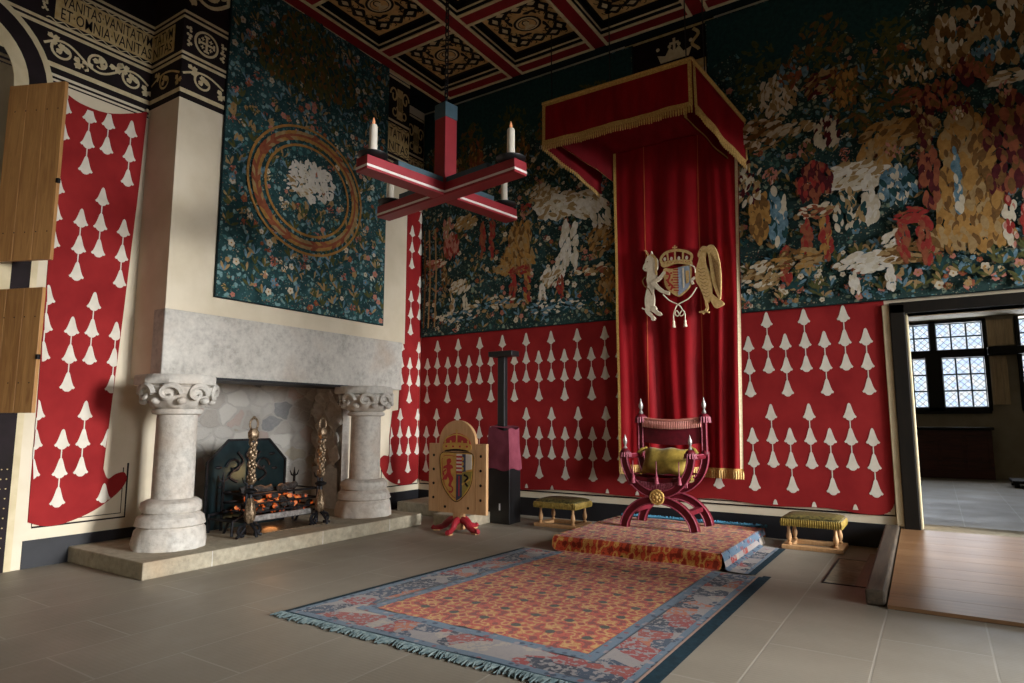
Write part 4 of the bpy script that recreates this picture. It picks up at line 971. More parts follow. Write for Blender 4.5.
# ================================================================== CANOPY AND CLOTH OF ESTATE
t = thing('throne_canopy', 'crimson velvet canopy with gold fringe jutting from the wall over the throne', 'canopy', (4.7, -.6, 6.0))
X0, X1, Y0 = 3.38, 5.72, -1.12
ZB, ZT = 5.66, 6.43
def wav(x, k=9, a=.012): return a * math.sin(x * k) + a * .6 * math.sin(x * k * 2.3 + 1)
def valance(name_, P0, P1, zb, zt, mv, fringe, parent, nrm, dz=0):
    P0, P1, nrm = Vector(P0), Vector(P1), Vector(nrm); L = (P1 - P0).length
    b = MB()
    f = lambda off: (lambda u, v: P0.lerp(P1, u) + Vector((0, 0, zb + (zt - zb) * v + dz * u)) + nrm * (off + wav(u * L, 7) * (1 - v)))
    b.grid(f(0), 40, 6); b.grid(f(-.015), 40, 6)
    o = b.build(name_, mv, parent)
    b = MB(); w = .055
    for (ua, ub, va, vb) in ((0, 1, 1 - w / (zt - zb), 1), (0, w / L, 0, 1), (1 - w / L, 1, 0, 1), (0, 1, 0, .05)):
        b.grid(lambda u, v: f(.006)(ua + (ub - ua) * u, va + (vb - va) * v), 30, 2)
    b.build('gold_braid', M['gold_braid'], o)
    if fringe:
        b = MB(); n = int(L / .035); q = random.Random(int(L * 100))
        b.grid(lambda u, v: f(.014)(u, 0) + Vector((0, 0, .06 - .07 * v)), 40, 1)
        for i in range(n):
            u = (i + .5) / n; p = f(.012)(u, 0); dr = -fringe * q.uniform(.9, 1.05)
            b.tube([p + Vector((0, 0, .02)), p + Vector((0, 0, dr * .5)), p + Vector((0, 0, dr))], [.011, .015, .009], 5)
        b.build('fringe', M['gold_braid'], o)
    return o
valance('front_valance', (X0, Y0, 0), (X1, Y0, 0), ZB + .1, ZT, M['velvet'], .1, t, (0, -1, 0))
valance('side_valance', (X1 + .0, Y0 + .03, 0), (X1 + .43, -.02, 0), ZB + .08, ZT, M['velvet'], .09, t, (1, -.36, 0), -.58)
valance('side_valance', (X0, Y0 + .03, 0), (X0 + .5, -.02, 0), ZB + .1, ZT, M['velvet_shaded'], .06, t, (-1, -.36, 0), -.58)
valance('inner_valance', (X0 + .24, Y0 + .2, 0), (X0 + .78, -.03, 0), 5.76, 6.3, M['velvet_shaded'], 0, t, (-1, -.36, 0), -.46)
valance('inner_valance', (X1 - .2, Y0 + .2, 0), (X1 + .22, -.03, 0), 5.72, 6.3, M['velvet_shaded'], 0, t, (1, -.36, 0), -.46)
b = MB(); P = [(X0, Y0), (X1, Y0), (X1 + .43, -.02), (X0 + .5, -.02)]
for dz_ in (6.33, 6.36): b.grid(lambda u, v: Vector((X0 + .5 * v + (X1 - X0 - .07 * v) * u, Y0 + (-.02 - Y0) * v, dz_ - .56 * v)), 8, 6)
b.build('roof_cloth', M['velvet_shaded'], t)
b = MB()
for a, c in ((0, 1), (1, 2), (3, 0)): b.tube([(*P[a], ZT + .01 - (.58 if a > 1 else 0)), (*P[c], ZT + .01 - (.58 if c > 1 else 0))], .022, 6)
b.build('tester_frame', M['gold_braid'], t)
for x, y in ((X0 + .15, Y0 + .03), (X1 - .08, Y0 + .03), (4.5, Y0 + .05), (X1 + .1, -.86)):
    b = MB(); b.tube([(x, y, ZT - .02 if y < -1 else ZT - .14), (x, y, 7.545)], .009, 6); b.build('suspension_cord', M['black_metal'], t)
for x, y in ((X0 + .0, Y0 - .05), ):
    b = MB(); b.tube([(x - .06 + .05 * math.cos(2 * PI * i / 14), y, 5.72 + .07 * math.sin(2 * PI * i / 14)) for i in range(14)], .008, 6, 0, True); b.build('curtain_ring', M['iron'], t)

t = thing('cloth_of_estate', 'long crimson velvet hanging with an embroidered crest behind the throne', 'velvet hanging', (5.0, -.1, .8))
CX0, CX1 = 4.12, 6.06
def fold(x, z):
    k = min(1, max(0, (4.6 - z) / 2.5)); kk = .35 + .65 * k
    d = 0
    for c, w, a in ((4.40, .10, .09), (4.80, .13, .13), (5.12, .09, .05), (5.42, .14, .14), (5.74, .08, .07), (5.93, .06, .05), (4.24, .06, .04), (5.6, .05, .04)):
        d += a * math.exp(-((x - c - .05 * math.sin(z * .8 + c * 3)) / w) ** 2)
    return min(-.035, -.15 + kk * d + .006 * math.sin(z * 3 + x * 5))
def cl(u, v, off=0):
    z = .87 + (5.80 - .87) * v; xl = CX0 + .0; xr = CX1 - .13 * (1 - v)
    x = xl + (xr - xl) * u; return Vector((x, fold(x, z) - off, z))
b = MB(); b.grid(lambda u, v: cl(u, v), 110, 60); b.grid(lambda u, v: cl(u, v, -.012), 50, 10); b.build('velvet', M['velvet'], t)
for ua, mm in ((.0, M['gold_braid']), (.975, M['cream_braid'])):
    b = MB(); b.grid(lambda u, v: cl(ua + .022 * u, v, .006), 3, 60); b.build('edge_braid', mm, t)
for ua in (.26, .69):
    b = MB(); b.grid(lambda u, v: cl(ua + .006 * u, v, .005), 1, 60); b.build('seam_cord', simple('orange_cord', 'a8481e', 'b8562a'), t)
b = MB(); q = random.Random(8)
b.grid(lambda u, v: cl(u, 0, .012) + Vector((0, 0, .03 - .05 * v)), 80, 1)
for i in range(64):
    p = cl((i + .5) / 64, 0, .008); b.tube([p, p + Vector((0, 0, -.06)), p + Vector((0, 0, -.11))], [.013, .017, .012], 5)
b.build('bottom_fringe', M['gold_braid'], t)
# embroidered crest in low relief (pixels of the close view -> metres on the cloth)
EY = -.18
def E(cx, cy):
    px, py = 630 + cx / 6.83, 240 + cy / 6.83
    return (4.635 + (px - 646) * .01535, 4.12 - (py - 251) * .0157 - (px - 646) * .0011)
fe = ((0, EY, 0), (1, 0, 0), (0, 0, 1))
def EP(L, n=4): return spl([E(*p) for p in L], n)
M['emb_white'] = weave('embroidery_ivory', 'd4c4a8', 'e4d7c0', 30, .7, None, 200); M['emb_gold'] = weave('embroidery_gold', 'bd985c', 'dcbc84', 30, .6, None, 200)
M['emb_line'] = weave('embroidery_brown', '7a5a34', '8a6840', 30, .7); M['emb_red'] = weave('embroidery_red', 'a8342c', 'b8443a', 30, .7); M['emb_blue'] = weave('embroidery_blue', '8a9ab0', 'aab4c0', 30, .7)
EM = [M['emb_white'], M['emb_gold'], M['emb_line'], M['emb_red'], M['emb_blue']]
b = MB()   # unicorn supporter
b.poly([E(102, 68), E(112, 70), E(138, 108), E(124, 112)], fe, -.03, .016, 1)
b.poly(EP([(150, 98), (162, 112), (182, 125), (194, 150), (192, 190), (182, 215), (186, 262), (176, 300), (160, 345), (164, 390), (162, 430), (150, 468), (122, 476), (100, 455), (96, 410), (104, 360), (118, 310), (112, 268), (118, 225), (112, 207), (97, 200), (94, 180), (104, 160), (110, 132), (124, 108), (140, 106)]), fe, -.03, .012, 0)
b.poly([E(*p) for p in ((140, 104), (150, 92), (158, 106), (176, 130), (180, 165), (168, 190), (140, 196), (120, 212), (100, 210), (88, 196), (92, 176), (104, 158), (112, 132), (124, 112))], fe, -.03, .015, 0)
b.poly([E(146, 104), E(152, 78), E(162, 106)], fe, -.03, .017, 0)
b.stroke([E(96, 198), E(112, 196)], .01, fe, .018, 2)
b.stroke([E(*p) for p in spl([(152, 102), (178, 128), (186, 165), (182, 205), (184, 240)], 5, False)], .035, fe, .02, 1)
for L, w in (([(176, 280), (205, 262), (238, 228)], [.06, .05, .04]), ([(150, 285), (185, 322), (225, 352), (270, 366)], [.07, .06, .05, .05]), ([(128, 455), (112, 480), (140, 510), (158, 535)], [.09, .06, .05, .055]), ([(150, 455), (165, 478), (192, 500), (206, 494)], [.09, .06, .05, .055])):
    b.stroke([E(*p) for p in spl(L, 4, False)], [w[min(len(w) - 1, i // 4)] for i in range((len(L) - 1) * 4 + 1)], fe, .018, 0, -.03)
for p in ((256, 362), (150, 532), (195, 497), (236, 230)): b.poly([(E(*p)[0] + .03 * math.cos(k), E(*p)[1] + .022 * math.sin(k)) for k in [i * PI / 4 for i in range(8)]], fe, -.03, .022, 0)
b.stroke([E(*p) for p in spl([(108, 250), (88, 275), (98, 310), (130, 335), (150, 375)], 4, False)], .014, fe, .022, 2)
b.stroke([E(*p) for p in spl([(104, 470), (84, 462), (78, 456)], 4, False)], .02, fe, .02, 0)
b.poly([(E(124, 150)[0] + .012 * math.cos(k), E(124, 150)[1] + .01 * math.sin(k)) for k in [i * PI / 4 for i in range(8)]], fe, None, .02, 2)
b.build('unicorn_supporter', EM, t)
b = MB()   # shield
sh = EP([(236, 202), (300, 206), (410, 190), (414, 260), (408, 320), (370, 362), (328, 388), (280, 362), (242, 318), (234, 260)])
b.poly(sh, fe, -.03, .012, 1)
rr = [E(330, 200), E(408, 192), E(410, 300), E(395, 335), E(328, 384)]; b.poly(rr, fe, None, .015, 4)
for k in range(9): 
    y = 212 + k * 17; b.stroke([E(300 - (4 if k % 2 else 0), y), E(334, y + 2)], .016, fe, .019, 3)
b.poly([E(360, 205), E(372, 203), E(372, 330), E(360, 340)], fe, None, .018, 0)
b.poly([E(382, 225), E(404, 222), E(402, 300), E(382, 310)], fe, None, .018, 1)
b.stroke([E(*p) for p in spl([(250, 225), (275, 250), (262, 290), (290, 320), (278, 345)], 4, False)], .03, fe, .018, 3)
for p in ((258, 240), (285, 235), (255, 280), (290, 280), (270, 315), (300, 330)): b.poly([(E(*p)[0] + .02 * math.cos(k), E(*p)[1] + .016 * math.sin(k)) for k in [i * PI / 3 for i in range(6)]], fe, None, .02, 3)
b.build('crest_shield', EM, t)
b = MB()   # crown
b.poly(EP([(218, 165), (260, 152), (325, 147), (390, 152), (420, 163), (414, 188), (325, 172), (232, 192)]), fe, -.03, .014, 1)
b.stroke([E(*p) for p in spl([(224, 165), (218, 135), (250, 100), (315, 86), (385, 98), (425, 125), (416, 165)], 5, False)], .04, fe, .016, 1)
for L in ([(315, 88), (315, 150)], [(262, 98), (268, 150)], [(370, 96), (366, 150)]): b.stroke([E(*p) for p in L], .028, fe, .018, 1)
for x in (245, 290, 340, 392): b.poly([(E(x, 140)[0] + .022 * math.cos(k), E(x, 140)[1] + .03 * math.sin(k)) for k in [i * PI / 4 for i in range(8)]], fe, None, .017, 0)
b.stroke([E(315, 52), E(315, 88)], .022, fe, .02, 1); b.stroke([E(298, 68), E(332, 68)], .022, fe, .021, 1)
for x in range(240, 410, 24): b.poly([(E(x, 165)[0] + .008 * math.cos(k), E(x, 165)[1] + .008 * math.sin(k)) for k in [i * PI / 3 for i in range(6)]], fe, None, .02, 3)
b.build('crest_crown', EM, t)
b = MB()   # golden eagle supporter
b.poly(EP([(500, 72), (475, 95), (462, 130), (470, 150), (458, 190), (446, 230), (445, 290), (468, 335), (486, 380), (500, 425), (525, 430), (545, 380), (548, 320), (540, 260), (520, 205), (512, 150), (522, 110), (535, 85)]), fe, -.03, .012, 1)
b.poly(EP([(535, 70), (565, 72), (586, 110), (600, 170), (606, 250), (604, 330), (596, 412), (580, 395), (560, 340), (545, 280), (540, 210), (530, 130), (515, 95)]), fe, -.03, .016, 1)
b.poly(EP([(540, 375), (570, 400), (618, 440), (590, 462), (562, 468), (538, 430), (520, 400)]), fe, -.03, .014, 1)
b.stroke([E(505, 425), E(512, 465), E(500, 492)], .035, fe, .016, 1, -.03)
for p in ((460, 492), (480, 502), (522, 494)): b.stroke([E(500, 488), E(*p)], .022, fe, .018, 1, -.03)
b.stroke([E(440, 270), E(418, 285), E(425, 312)], .035, fe, .02, 0, -.03)
for k in range(6): b.stroke([E(*p) for p in spl([(548 + k * 8, 120 + k * 12), (566 + k * 6, 220 + k * 8), (580 + k * 3, 330 + k * 12)], 4, False)], .008, fe, .02, 2)
for k in range(9): b.stroke([E(460 + k * 4, 210 + k * 22), E(480 + k * 4, 222 + k * 22), E(505 + k * 3, 214 + k * 22)], .008, fe, .016, 2)
b.poly([(E(482, 102)[0] + .01 * math.cos(k), E(482, 102)[1] + .01 * math.sin(k)) for k in [i * PI / 4 for i in range(8)]], fe, None, .02, 2)
b.build('eagle_supporter', EM, t)
b = MB()   # cord and tassels
def cord(L): b.tube([(E(*p)[0], EY - .012, E(*p)[1]) for p in spl(L, 6, False)], .009, 6, 0)
cord([(225, 372), (270, 415), (330, 445), (352, 475), (368, 505), (366, 545)]); cord([(450, 335), (400, 400), (325, 440), (302, 475), (292, 505), (292, 545)])
cord([(300, 500), (315, 480), (340, 515), (365, 495), (350, 480), (320, 515), (300, 500)]); cord([(412, 188), (440, 205), (444, 240)])
for p in ((292, 545), (368, 540)): x, z = E(*p); b.lathe([(.012, 0), (.022, -.02), (.018, -.035), (.03, -.1), (.02, -.105)][::-1], (x, EY - .015, z), 10)
b.build('cord_and_tassels', EM, t)

# ================================================================== DAIS AND CARPET
b = MB(); b.box(4.2, 6.18, -2.26, -.3, 0, .15, 0, .02); tag(b.build('dais', M['dark_wood']), 'low platform under the carpet carrying the throne', 'dais')
t = thing('carpet', 'large orange carpet with blue floral border laid over the floor and dais', 'carpet', (5.1, -3.5, 0))
def xl(y): return 3.60 + (y + 5.83) / 3.55 * .24
XR = 6.63; YN = -5.78; YF = -2.42
prof = [(YN, .012), (-4.2, .014), (-3.0, .014), (-2.42, .014), (-2.34, .02), (-2.315, .07), (-2.305, .13), (-2.27, .168), (-2.2, .172), (-1.2, .172), (-.4, .172), (-.29, .165), (-.26, .1), (-.25, .05)]
def strip(u0, u1, mi, b, h=0):
    """u is metres from the left edge (0..3.0)"""
    pass
b = MB(); NX_ = 24
def cxy(s, tt):  # s across in metres from left / right edges, front flat section
    return s
# field: front part and dais part
def fx(u, y): return xl(y) + .55 + (XR - .50 - xl(y) - .55) * u
def dx(u): return 4.175 + (6.205 - 4.175) * u
def fieldpt(u, v):
    i = v * (len(prof) - 1); k = min(int(i), len(prof) - 2); f = i - k
    y = prof[k][0] + (prof[k + 1][0] - prof[k][0]) * f; z = prof[k][1] + (prof[k + 1][1] - prof[k][1]) * f
    if v == 0: y = YN + .5
    if y < YN + .5: y = YN + .5
    w = 0 if y < -2.42 else min(1, (y + 2.42) / .1)
    x = fx(u, y) * (1 - w) + dx(u) * w
    return Vector((x, y + .012 * math.sin(x * 9) * (1 if -2.4 < y < -2.2 else 0), z + .004 * math.sin(x * 7 + y * 3)))
b.grid(fieldpt, 30, 13 * 4)
b.grid(lambda u, v: Vector((4.175 - .02 * math.sin(PI * v), -2.25 + 1.95 * u, .172 - .16 * v)), 20, 4)
b.build('field', M['rug_field'], t)
bands = [(0, .05, 'rug_edge'), (.05, .125, 'rug_guard'), (.125, .44, 'rug_border'), (.44, .55, 'rug_guard')]
def band_obj(name, key, quads, hh=0):
    b = MB()
    for q in quads: b.grid(q, 24, 2)
    b.build(name, M[key], t)
z_ = lambda x, y: .012 + .003 * math.sin(x * 7 + y * 3)
groups = {}
for a, c, k in bands:
    ql = lambda u, v, a=a, c=c: Vector((xl(YN + a + (YF - YN - a) * u) + a + (c - a) * v, YN + a + (YF - YN - a) * u + 0 * v, z_(a, u) + .001))
    qr = lambda u, v, a=a, c=c: Vector((XR - (a + (c - a) * v) * (.5 / .55), YN + a + (YF - YN - a) * u, z_(a, u) + .001))
    qn = lambda u, v, a=a, c=c: Vector((xl(YN) + a + (XR - a * .9 - xl(YN) - a) * u, YN + (a + (c - a) * v) * (.5 / .55), z_(u * 3, a) + .0016))
    groups.setdefault(k, []).extend([ql, qr, qn])
    # on the floor at the right of the dais (the border runs on), folded up at the dais side
    if k != 'rug_edge':
        g0, g1 = (a - .05) / .5, (c - .05) / .5
        qd = lambda u, v, g0=g0, g1=g1: Vector((6.47 - .23 * (g0 + (g1 - g0) * v), -2.36 + 1.6 * u, .014 + .075 * max(0, (g0 + (g1 - g0) * v) - .72)))
        groups[k].append(qd)
    else:
        groups[k].append(lambda u, v: Vector((6.47 + .075 * v, -2.36 + 1.6 * u, .012)))
        groups[k].append(lambda u, v: Vector((XR + .075 * v - .01, YN + (YF - YN + .08) * u, .010)))
for k, nm in (('rug_edge', 'navy_edge'), ('rug_guard', 'blue_guard_stripe'), ('rug_border', 'floral_border')): band_obj(nm, k, groups[k])
b = MB()
b.grid(lambda u, v: Vector((XR - .055 + .02 * v, YN + .06 + (YF - YN - .06) * u, .018)), 20, 1); b.build('pink_stripe', M['rug_pinkline'], t)
b = MB(); b.grid(lambda u, v: Vector((6.195 + .03 * math.sin(v * 1.5), -2.3 + 1.95 * u, .176 - .085 * v)), 30, 3); b.build('blue_side_stripe', M['rug_guard'], t)
b = MB(); b.grid(lambda u, v: Vector((6.225 + .02 * v, -2.3 + 1.8 * u, .093 - .085 * v)), 30, 3); b.build('side_border', M['rug_border'], t)
b = MB(); q = random.Random(12)
for i in range(230):
    x = xl(YN) + .01 + (XR - xl(YN)) * i / 229; L = q.uniform(.05, .1); dx_ = q.uniform(-.05, .05)
    b.tube([(x, YN + .01, .014), (x + dx_ * .4, YN - L * .5, .012), (x + dx_, YN - L, .007)], [.009, .008, .005], 4)
stuff(b.build('front_fringe', M['rug_fringe'], t))
b = MB()
for i in range(150):
    x = 4.2 + 2.0 * i / 149; b.tube([(x, -.3, .178), (x + q.uniform(-.04, .04), -.24, .185 + q.uniform(0, .015)), (x + q.uniform(-.06, .06), -.19, .16)], [.013, .012, .008], 4)
M['blue_fringe'] = weave('blue_wool_fringe', '2f6076', '4f86a0', 30, .95)
stuff(b.build('back_fringe', M['blue_fringe'], t))

# ================================================================== THRONE
TX, TY = 5.10, -.86
t = thing('throne', 'crimson X-frame chair of state with fringed back and gold boss on the dais', 'throne', (TX, TY, .176))
FYY, BYY = -.31, .30      # front and back frame planes (local y), front faces the viewer
def uarc(y, s, top, zc_=.47, hw=.43, n=14):
    """upper U half from knob (s=-1 left, +1 right) to centre"""
    return [(s * hw * math.cos(PI / 2 * i / n) ** .8, y, zc_ - .0 + (top - zc_) * (1 - math.sin(PI / 2 * i / n)) ** 1.0) for i in range(n)] + [(0, y, zc_)]
def uarm(y, s, top):
    P = []
    for i in range(15):
        a = PI / 2 * i / 14; P.append((s * .455 * math.cos(a), y, .43 + (top - .43) * (1 - math.sin(a))))
    return P
def legarc(y, s):
    P = []
    for i in range(13):
        a = PI / 2 * i / 12; P.append((s * .45 * math.sin(a) + s * .02 * (i / 12) ** 3, y, .37 * math.cos(a)))
    return P
def flatbar(mb, P, w, d, mi, tap=None):
    n = len(P); A = []
    for i, p in enumerate(P):
        a, c = P[max(0, i - 1)], P[min(n - 1, i + 1)]; dx_, dz_ = c[0] - a[0], c[2] - a[2]; l = math.hypot(dx_, dz_) or 1
        nx, nz = -dz_ / l, dx_ / l; ww = w * (tap(i / (n - 1)) if tap else 1) / 2
        A.append([mb.bm.verts.new((p[0] + nx * ww * sx, p[1] + sy * d / 2, p[2] + nz * ww * sx)) for sx, sy in ((1, -1), (1, 1), (-1, 1), (-1, -1))])
    for i in range(n - 1):
        for k in range(4):
            f = mb.bm.faces.new((A[i][k], A[i][(k + 1) % 4], A[i + 1][(k + 1) % 4], A[i + 1][k])); f.material_index = mi
    for q in (A[0][::-1], A[-1]): mb.bm.faces.new(q).material_index = mi
def trimline(mb, P, w, y, off, mi=1):
    Q = []
    n = len(P)
    for i, p in enumerate(P):
        a, c = P[max(0, i - 1)], P[min(n - 1, i + 1)]; dx_, dz_ = c[0] - a[0], c[2] - a[2]; l = math.hypot(dx_, dz_) or 1
        for_s = off; Q.append((p[0] - dz_ / l * for_s, y, p[2] + dx_ / l * for_s))
    mb.tube(Q, w, 6, mi)
TM = [M['throne_red'], M['throne_trim']]
for y, top, nm in ((FYY, .95, 'front'), (BYY, .93, 'back')):
    for s in (-1, 1):
        b = MB(); P = uarm(y, s, top); flatbar(b, P, .085, .075, 0)
        for off in (.043, -.043): trimline(b, P, .009, y - .038, off)
        b.build('arm_curve', TM, t, True)
        b = MB(); P = legarc(y, s); flatbar(b, P, .095, .08, 0, lambda q: 1 + .25 * q * q)
        for off in (.046, -.046): trimline(b, P, .009, y - .041, off)
        b.build('leg', TM, t, True)
for s in (-1, 1):
    b = MB(); b.box(s * .36 - .045, s * .36 + .045, FYY, BYY, .18, .24, 0, .008); b.build('stretcher', TM, t, True)
    b = MB(); P = [(s * .44, y, .90) for y in (FYY, -.1, .1, BYY)]; b.tube(P, .03, 8, 0); b.tube([(x, y, z + .03) for x, y, z in P], .009, 6, 1); b.build('armrest', TM, t, True)
    b = MB(); b.ball((s * .44, FYY, .95), .07, 0, 10, (1, 1, .95)); 
    for k in range(14): a = 2 * PI * k / 14; b.tube([(s * .44 + .065 * math.cos(a), FYY + .065 * math.sin(a), .96), (s * .44 + .08 * math.cos(a), FYY + .08 * math.sin(a), .9)], [.012, .008], 4, 1)
    b.build('front_knob', TM, t, True)
    b = MB(); b.lathe([(.02, 1.0), (.028, 1.02), (.012, 1.05), (.026, 1.09), (.028, 1.12), (.01, 1.17), (.001, 1.2)], (s * .44, FYY, 0), 12); b.build('finial', M['steel'], t, True)
    b = MB(); b.box(s * .45 - .035, s * .45 + .035, BYY - .03, BYY + .03, .88, 1.42, 0, .006)
    for q in (-.03, .03): b.tube([(s * .45 + q, BYY - .034, .9), (s * .45 + q, BYY - .034, 1.38)], .008, 6, 1)
    b.build('back_post', TM, t, True)
    b = MB(); b.ball((s * .45, BYY, .94), .06, 0, 10); b.build('post_joint', TM, t, True)
    b = MB(); b.ball((s * .45, BYY, 1.42), .075, 0, 10, (1, 1, .8))
    for k in range(14): a = 2 * PI * k / 14; b.tube([(s * .45 + .07 * math.cos(a), BYY + .07 * math.sin(a), 1.43), (s * .45 + .085 * math.cos(a), BYY + .085 * math.sin(a), 1.35)], [.013, .008], 4, 1)
    b.build('back_knob', TM, t, True)
    b = MB(); b.lathe([(.02, 1.46), (.032, 1.49), (.013, 1.53), (.03, 1.57), (.032, 1.6), (.012, 1.66), (.001, 1.7)], (s * .45, BYY, 0), 12); b.build('finial', M['steel'], t, True)
sag = lambda u: -.035 * math.sin(PI * u)
b = MB(); b.grid(lambda u, v: Vector((-.42 + .84 * u, BYY - .02 - .03 * math.sin(PI * u), 1.08 + .33 * v + sag(u) * 1)), 20, 6); b.grid(lambda u, v: Vector((-.42 + .84 * u, BYY + .0 - .03 * math.sin(PI * u), 1.08 + .33 * v + sag(u))), 20, 6)
bk = b.build('back_panel', TM, t, True)
b = MB(); b.tube([(-.42 + .84 * i / 20, BYY - .035 - .03 * math.sin(PI * i / 20), 1.415 + sag(i / 20)) for i in range(21)], .018, 6, 1)
for i in range(34):
    u = (i + .5) / 34; x = -.42 + .84 * u; y = BYY - .04 - .03 * math.sin(PI * u); z = 1.40 + sag(u); b.tube([(x, y, z), (x, y - .008, z - .05), (x, y - .004, z - .105)], [.009, .014, .008], 5, 1)
b.build('fringe', [M['throne_red'], simple('pale_red_fringe', 'b86a5a', 'c98474')], bk, True)
b = MB(); b.grid(lambda u, v: Vector((-.40 + .80 * u, FYY + (BYY - FYY) * v, .68 - .06 * math.sin(PI * u) * math.sin(PI * v) ** .5)), 16, 12)
b.grid(lambda u, v: Vector((-.40 + .80 * u, FYY - .01, .68 - .10 * v - .05 * math.sin(PI * u))), 16, 3); b.grid(lambda u, v: Vector((-.40 + .80 * u, FYY + (BYY - FYY) * v, .62 - .06 * math.sin(PI * u))), 10, 6)
st = b.build('seat', TM, t, True)
b = MB()
for i in range(36):
    u = (i + .5) / 36; x = -.40 + .80 * u; z = .59 - .05 * math.sin(PI * u); b.tube([(x, FYY - .02, z + .04), (x, FYY - .026, z), (x, FYY - .02, z - .05)], [.01, .014, .008], 5, 1)
for x in (-.32, 0, .3): b.lathe([(.008, .09), (.012, .04), (.026, .03), (.022, .01), (.034, -.06), (.02, -.065)][::-1], (x, FYY - .04, .63), 10, 1); b.tube([(x, FYY - .04, .86), (x, FYY - .045, .65)], .006, 5, 1)
b.build('fringe', TM, st, True)
Mx = Matrix.Translation((0, FYY - .04, .40)) @ Matrix.Rotation(PI / 2, 4, 'X')
b = MB(); b.lathe([(.001, -.02), (.1, -.02), (.1, 0), (.096, .014), (.086, .018), (.078, .01), (.03, .016), (.001, .018)], (0, 0, 0), 32, 0, Mx)
for k in range(8):
    a = 2 * PI * k / 8; b.ball((.048 * math.cos(a), FYY - .056, .40 + .048 * math.sin(a)), .018, 0, 6, (1, .5, 1))
b.ball((0, FYY - .058, .40), .026, 0, 8, (1, .5, 1)); b.build('gold_boss', M['gold_braid'], t, True)
# cushion
t = thing('cushion', 'olive gold damask cushion with tassels lying on the throne seat', 'cushion', (TX - .02, TY, .87))
b = MB()
def pil(u, v, s):
    a, c = 2 * u - 1, 2 * v - 1; p = (max(0, 1 - abs(a) ** 3.2) * max(0, 1 - abs(c) ** 3.2)) ** .55
    r = 1 - .06 * (1 - abs(a)) * abs(c) ** 3 - .06 * (1 - abs(c)) * abs(a) ** 3
    x = .32 * a * r; zz = .2 * c * r; y = s * .105 * p
    return Vector((x, .06 + y + zz * .55 * 1, .14 + zz * .85 - y * .5 + .01 * math.sin(a * 7)))
b.grid(lambda u, v: pil(u, v, -1), 24, 18); b.grid(lambda u, v: pil(u, v, 1), 24, 18); b.build('cushion_cover', M['olive_gold'], t, True, normals=True)
for a, c in ((0, 0), (1, 0), (0, 1), (1, 1)):
    p = pil(a, c, 1); s = 1 if a else -1
    b = MB(); b.ball(p, .026, 0, 8); b.tube([p, p + Vector((s * .05, -.03, -.02)), p + Vector((s * .08, -.05, -.07))], [.022, .03, .036], 8); b.build('tassel', M['olive_gold'], t, True)

# ================================================================== STOOLS
def stool(w, d, loc, rz, label, src=None):
    t = thing('footstool', label, 'stool', loc, rz, 'brocade stools by the throne')
    h = .33
    b = MB(); b.box(-w / 2, w / 2, -d / 2, d / 2, h, h + .05, 0, .015)
    b.grid(lambda u, v: Vector((-w / 2 + w * u, -d / 2 + d * v, h + .05 + .035 * (max(0, 1 - abs(2 * u - 1) ** 4) * max(0, 1 - abs(2 * v - 1) ** 4)) ** .5)), 14, 12); c = b.build('seat_cushion', M['green_gold'], t, True)
    b = MB()
    for (xa, ya, xb, yb) in ((-1, -1, 1, -1), (1, -1, 1, 1), (1, 1, -1, 1), (-1, 1, -1, -1)):
        n = 26
        for i in range(n):
            x = (xa + (xb - xa) * i / n) * (w / 2 + .008); y = (ya + (yb - ya) * i / n) * (d / 2 + .008)
            b.tube([(x, y, h + .03), (x * 1.02, y * 1.02, h - .01), (x * 1.01, y * 1.01, h - .055)], [.012, .017, .011], 5)
    b.build('fringe', M['gold_braid'] if False else M['olive_gold'], c, True)
    for sx in (-1, 1):
        for sy in (-1, 1):
            b = MB(); x, y = sx * (w / 2 - .06), sy * (d / 2 - .06)
            b.lathe([(.024, .05), (.03, .065), (.016, .08), (.03, .12), (.032, .15), (.02, .2), (.016, .25), (.026, .27), (.018, .29), (.028, .3), (.028, .34)], (x, y, 0), 14)
            b.build('leg', M['pale_oak'], t, True)
    b = MB(); b.box(-w / 2 - .02, w / 2 + .02, -d / 2 - .02, -d / 2 + .09, 0, .05, 0, .008); b.box(-w / 2 - .02, w / 2 + .02, d / 2 - .09, d / 2 + .02, 0, .05, 0, .008)
    b.box(-w / 2 - .02, -w / 2 + .09, -d / 2 + .09, d / 2 - .09, 0, .05, 0, .006); b.box(w / 2 - .09, w / 2 + .02, -d / 2 + .09, d / 2 - .09, 0, .05, 0, .006); b.build('base_frame', M['pale_oak'], t, True)
stool(.66, .5, (3.4, -.62, 0), 0, 'low brocade stool left of the throne, beside the black post')
stool(.64, .5, (6.82, -.42, 0), 0, 'low brocade stool right of the throne, beside the carpet corner')

# ================================================================== SHIELD STAND
t = thing('shield_stand', 'oak heraldic panel on a red footed stand beside the hearth', 'heraldic stand', (2.42, -1.92, 0), math.radians(2))
W = .5
fp = ((0, 0, 0), (1, 0, 0), (0, 0, 1))
for s in (-1, 1):
    b = MB(); b.box(min(s * .32, s * W), max(s * .32, s * W), -.03, .03, .26, 1.23, 0, .006); b.build('side_board', M['pale_oak'], t, True)
b = MB(); b.poly([(-.318, .26), (.318, .26), (.318, 1.24)] + [(.318 * math.cos(PI * k / 20), 1.24 + .32 * math.sin(PI * k / 20)) for k in range(1, 20)] + [(-.318, 1.24)], fp, -.03, .03); b.build('centre_board', M['pale_oak'], t, True)
for x, z in [(s * .41, .46 + .2 * k) for s in (-1, 1) for k in range(4)] + [(-.2, .34), (.2, .34)]:
    b = MB(); b.lathe([(.018, -.004), (.02, .003), (.012, .008)], (0, 0, 0), 10, 0, Matrix.Translation((x, -.03, z)) @ Matrix.Rotation(PI / 2, 4, 'X')); b.build('peg', M['dark_wood'], t, True)
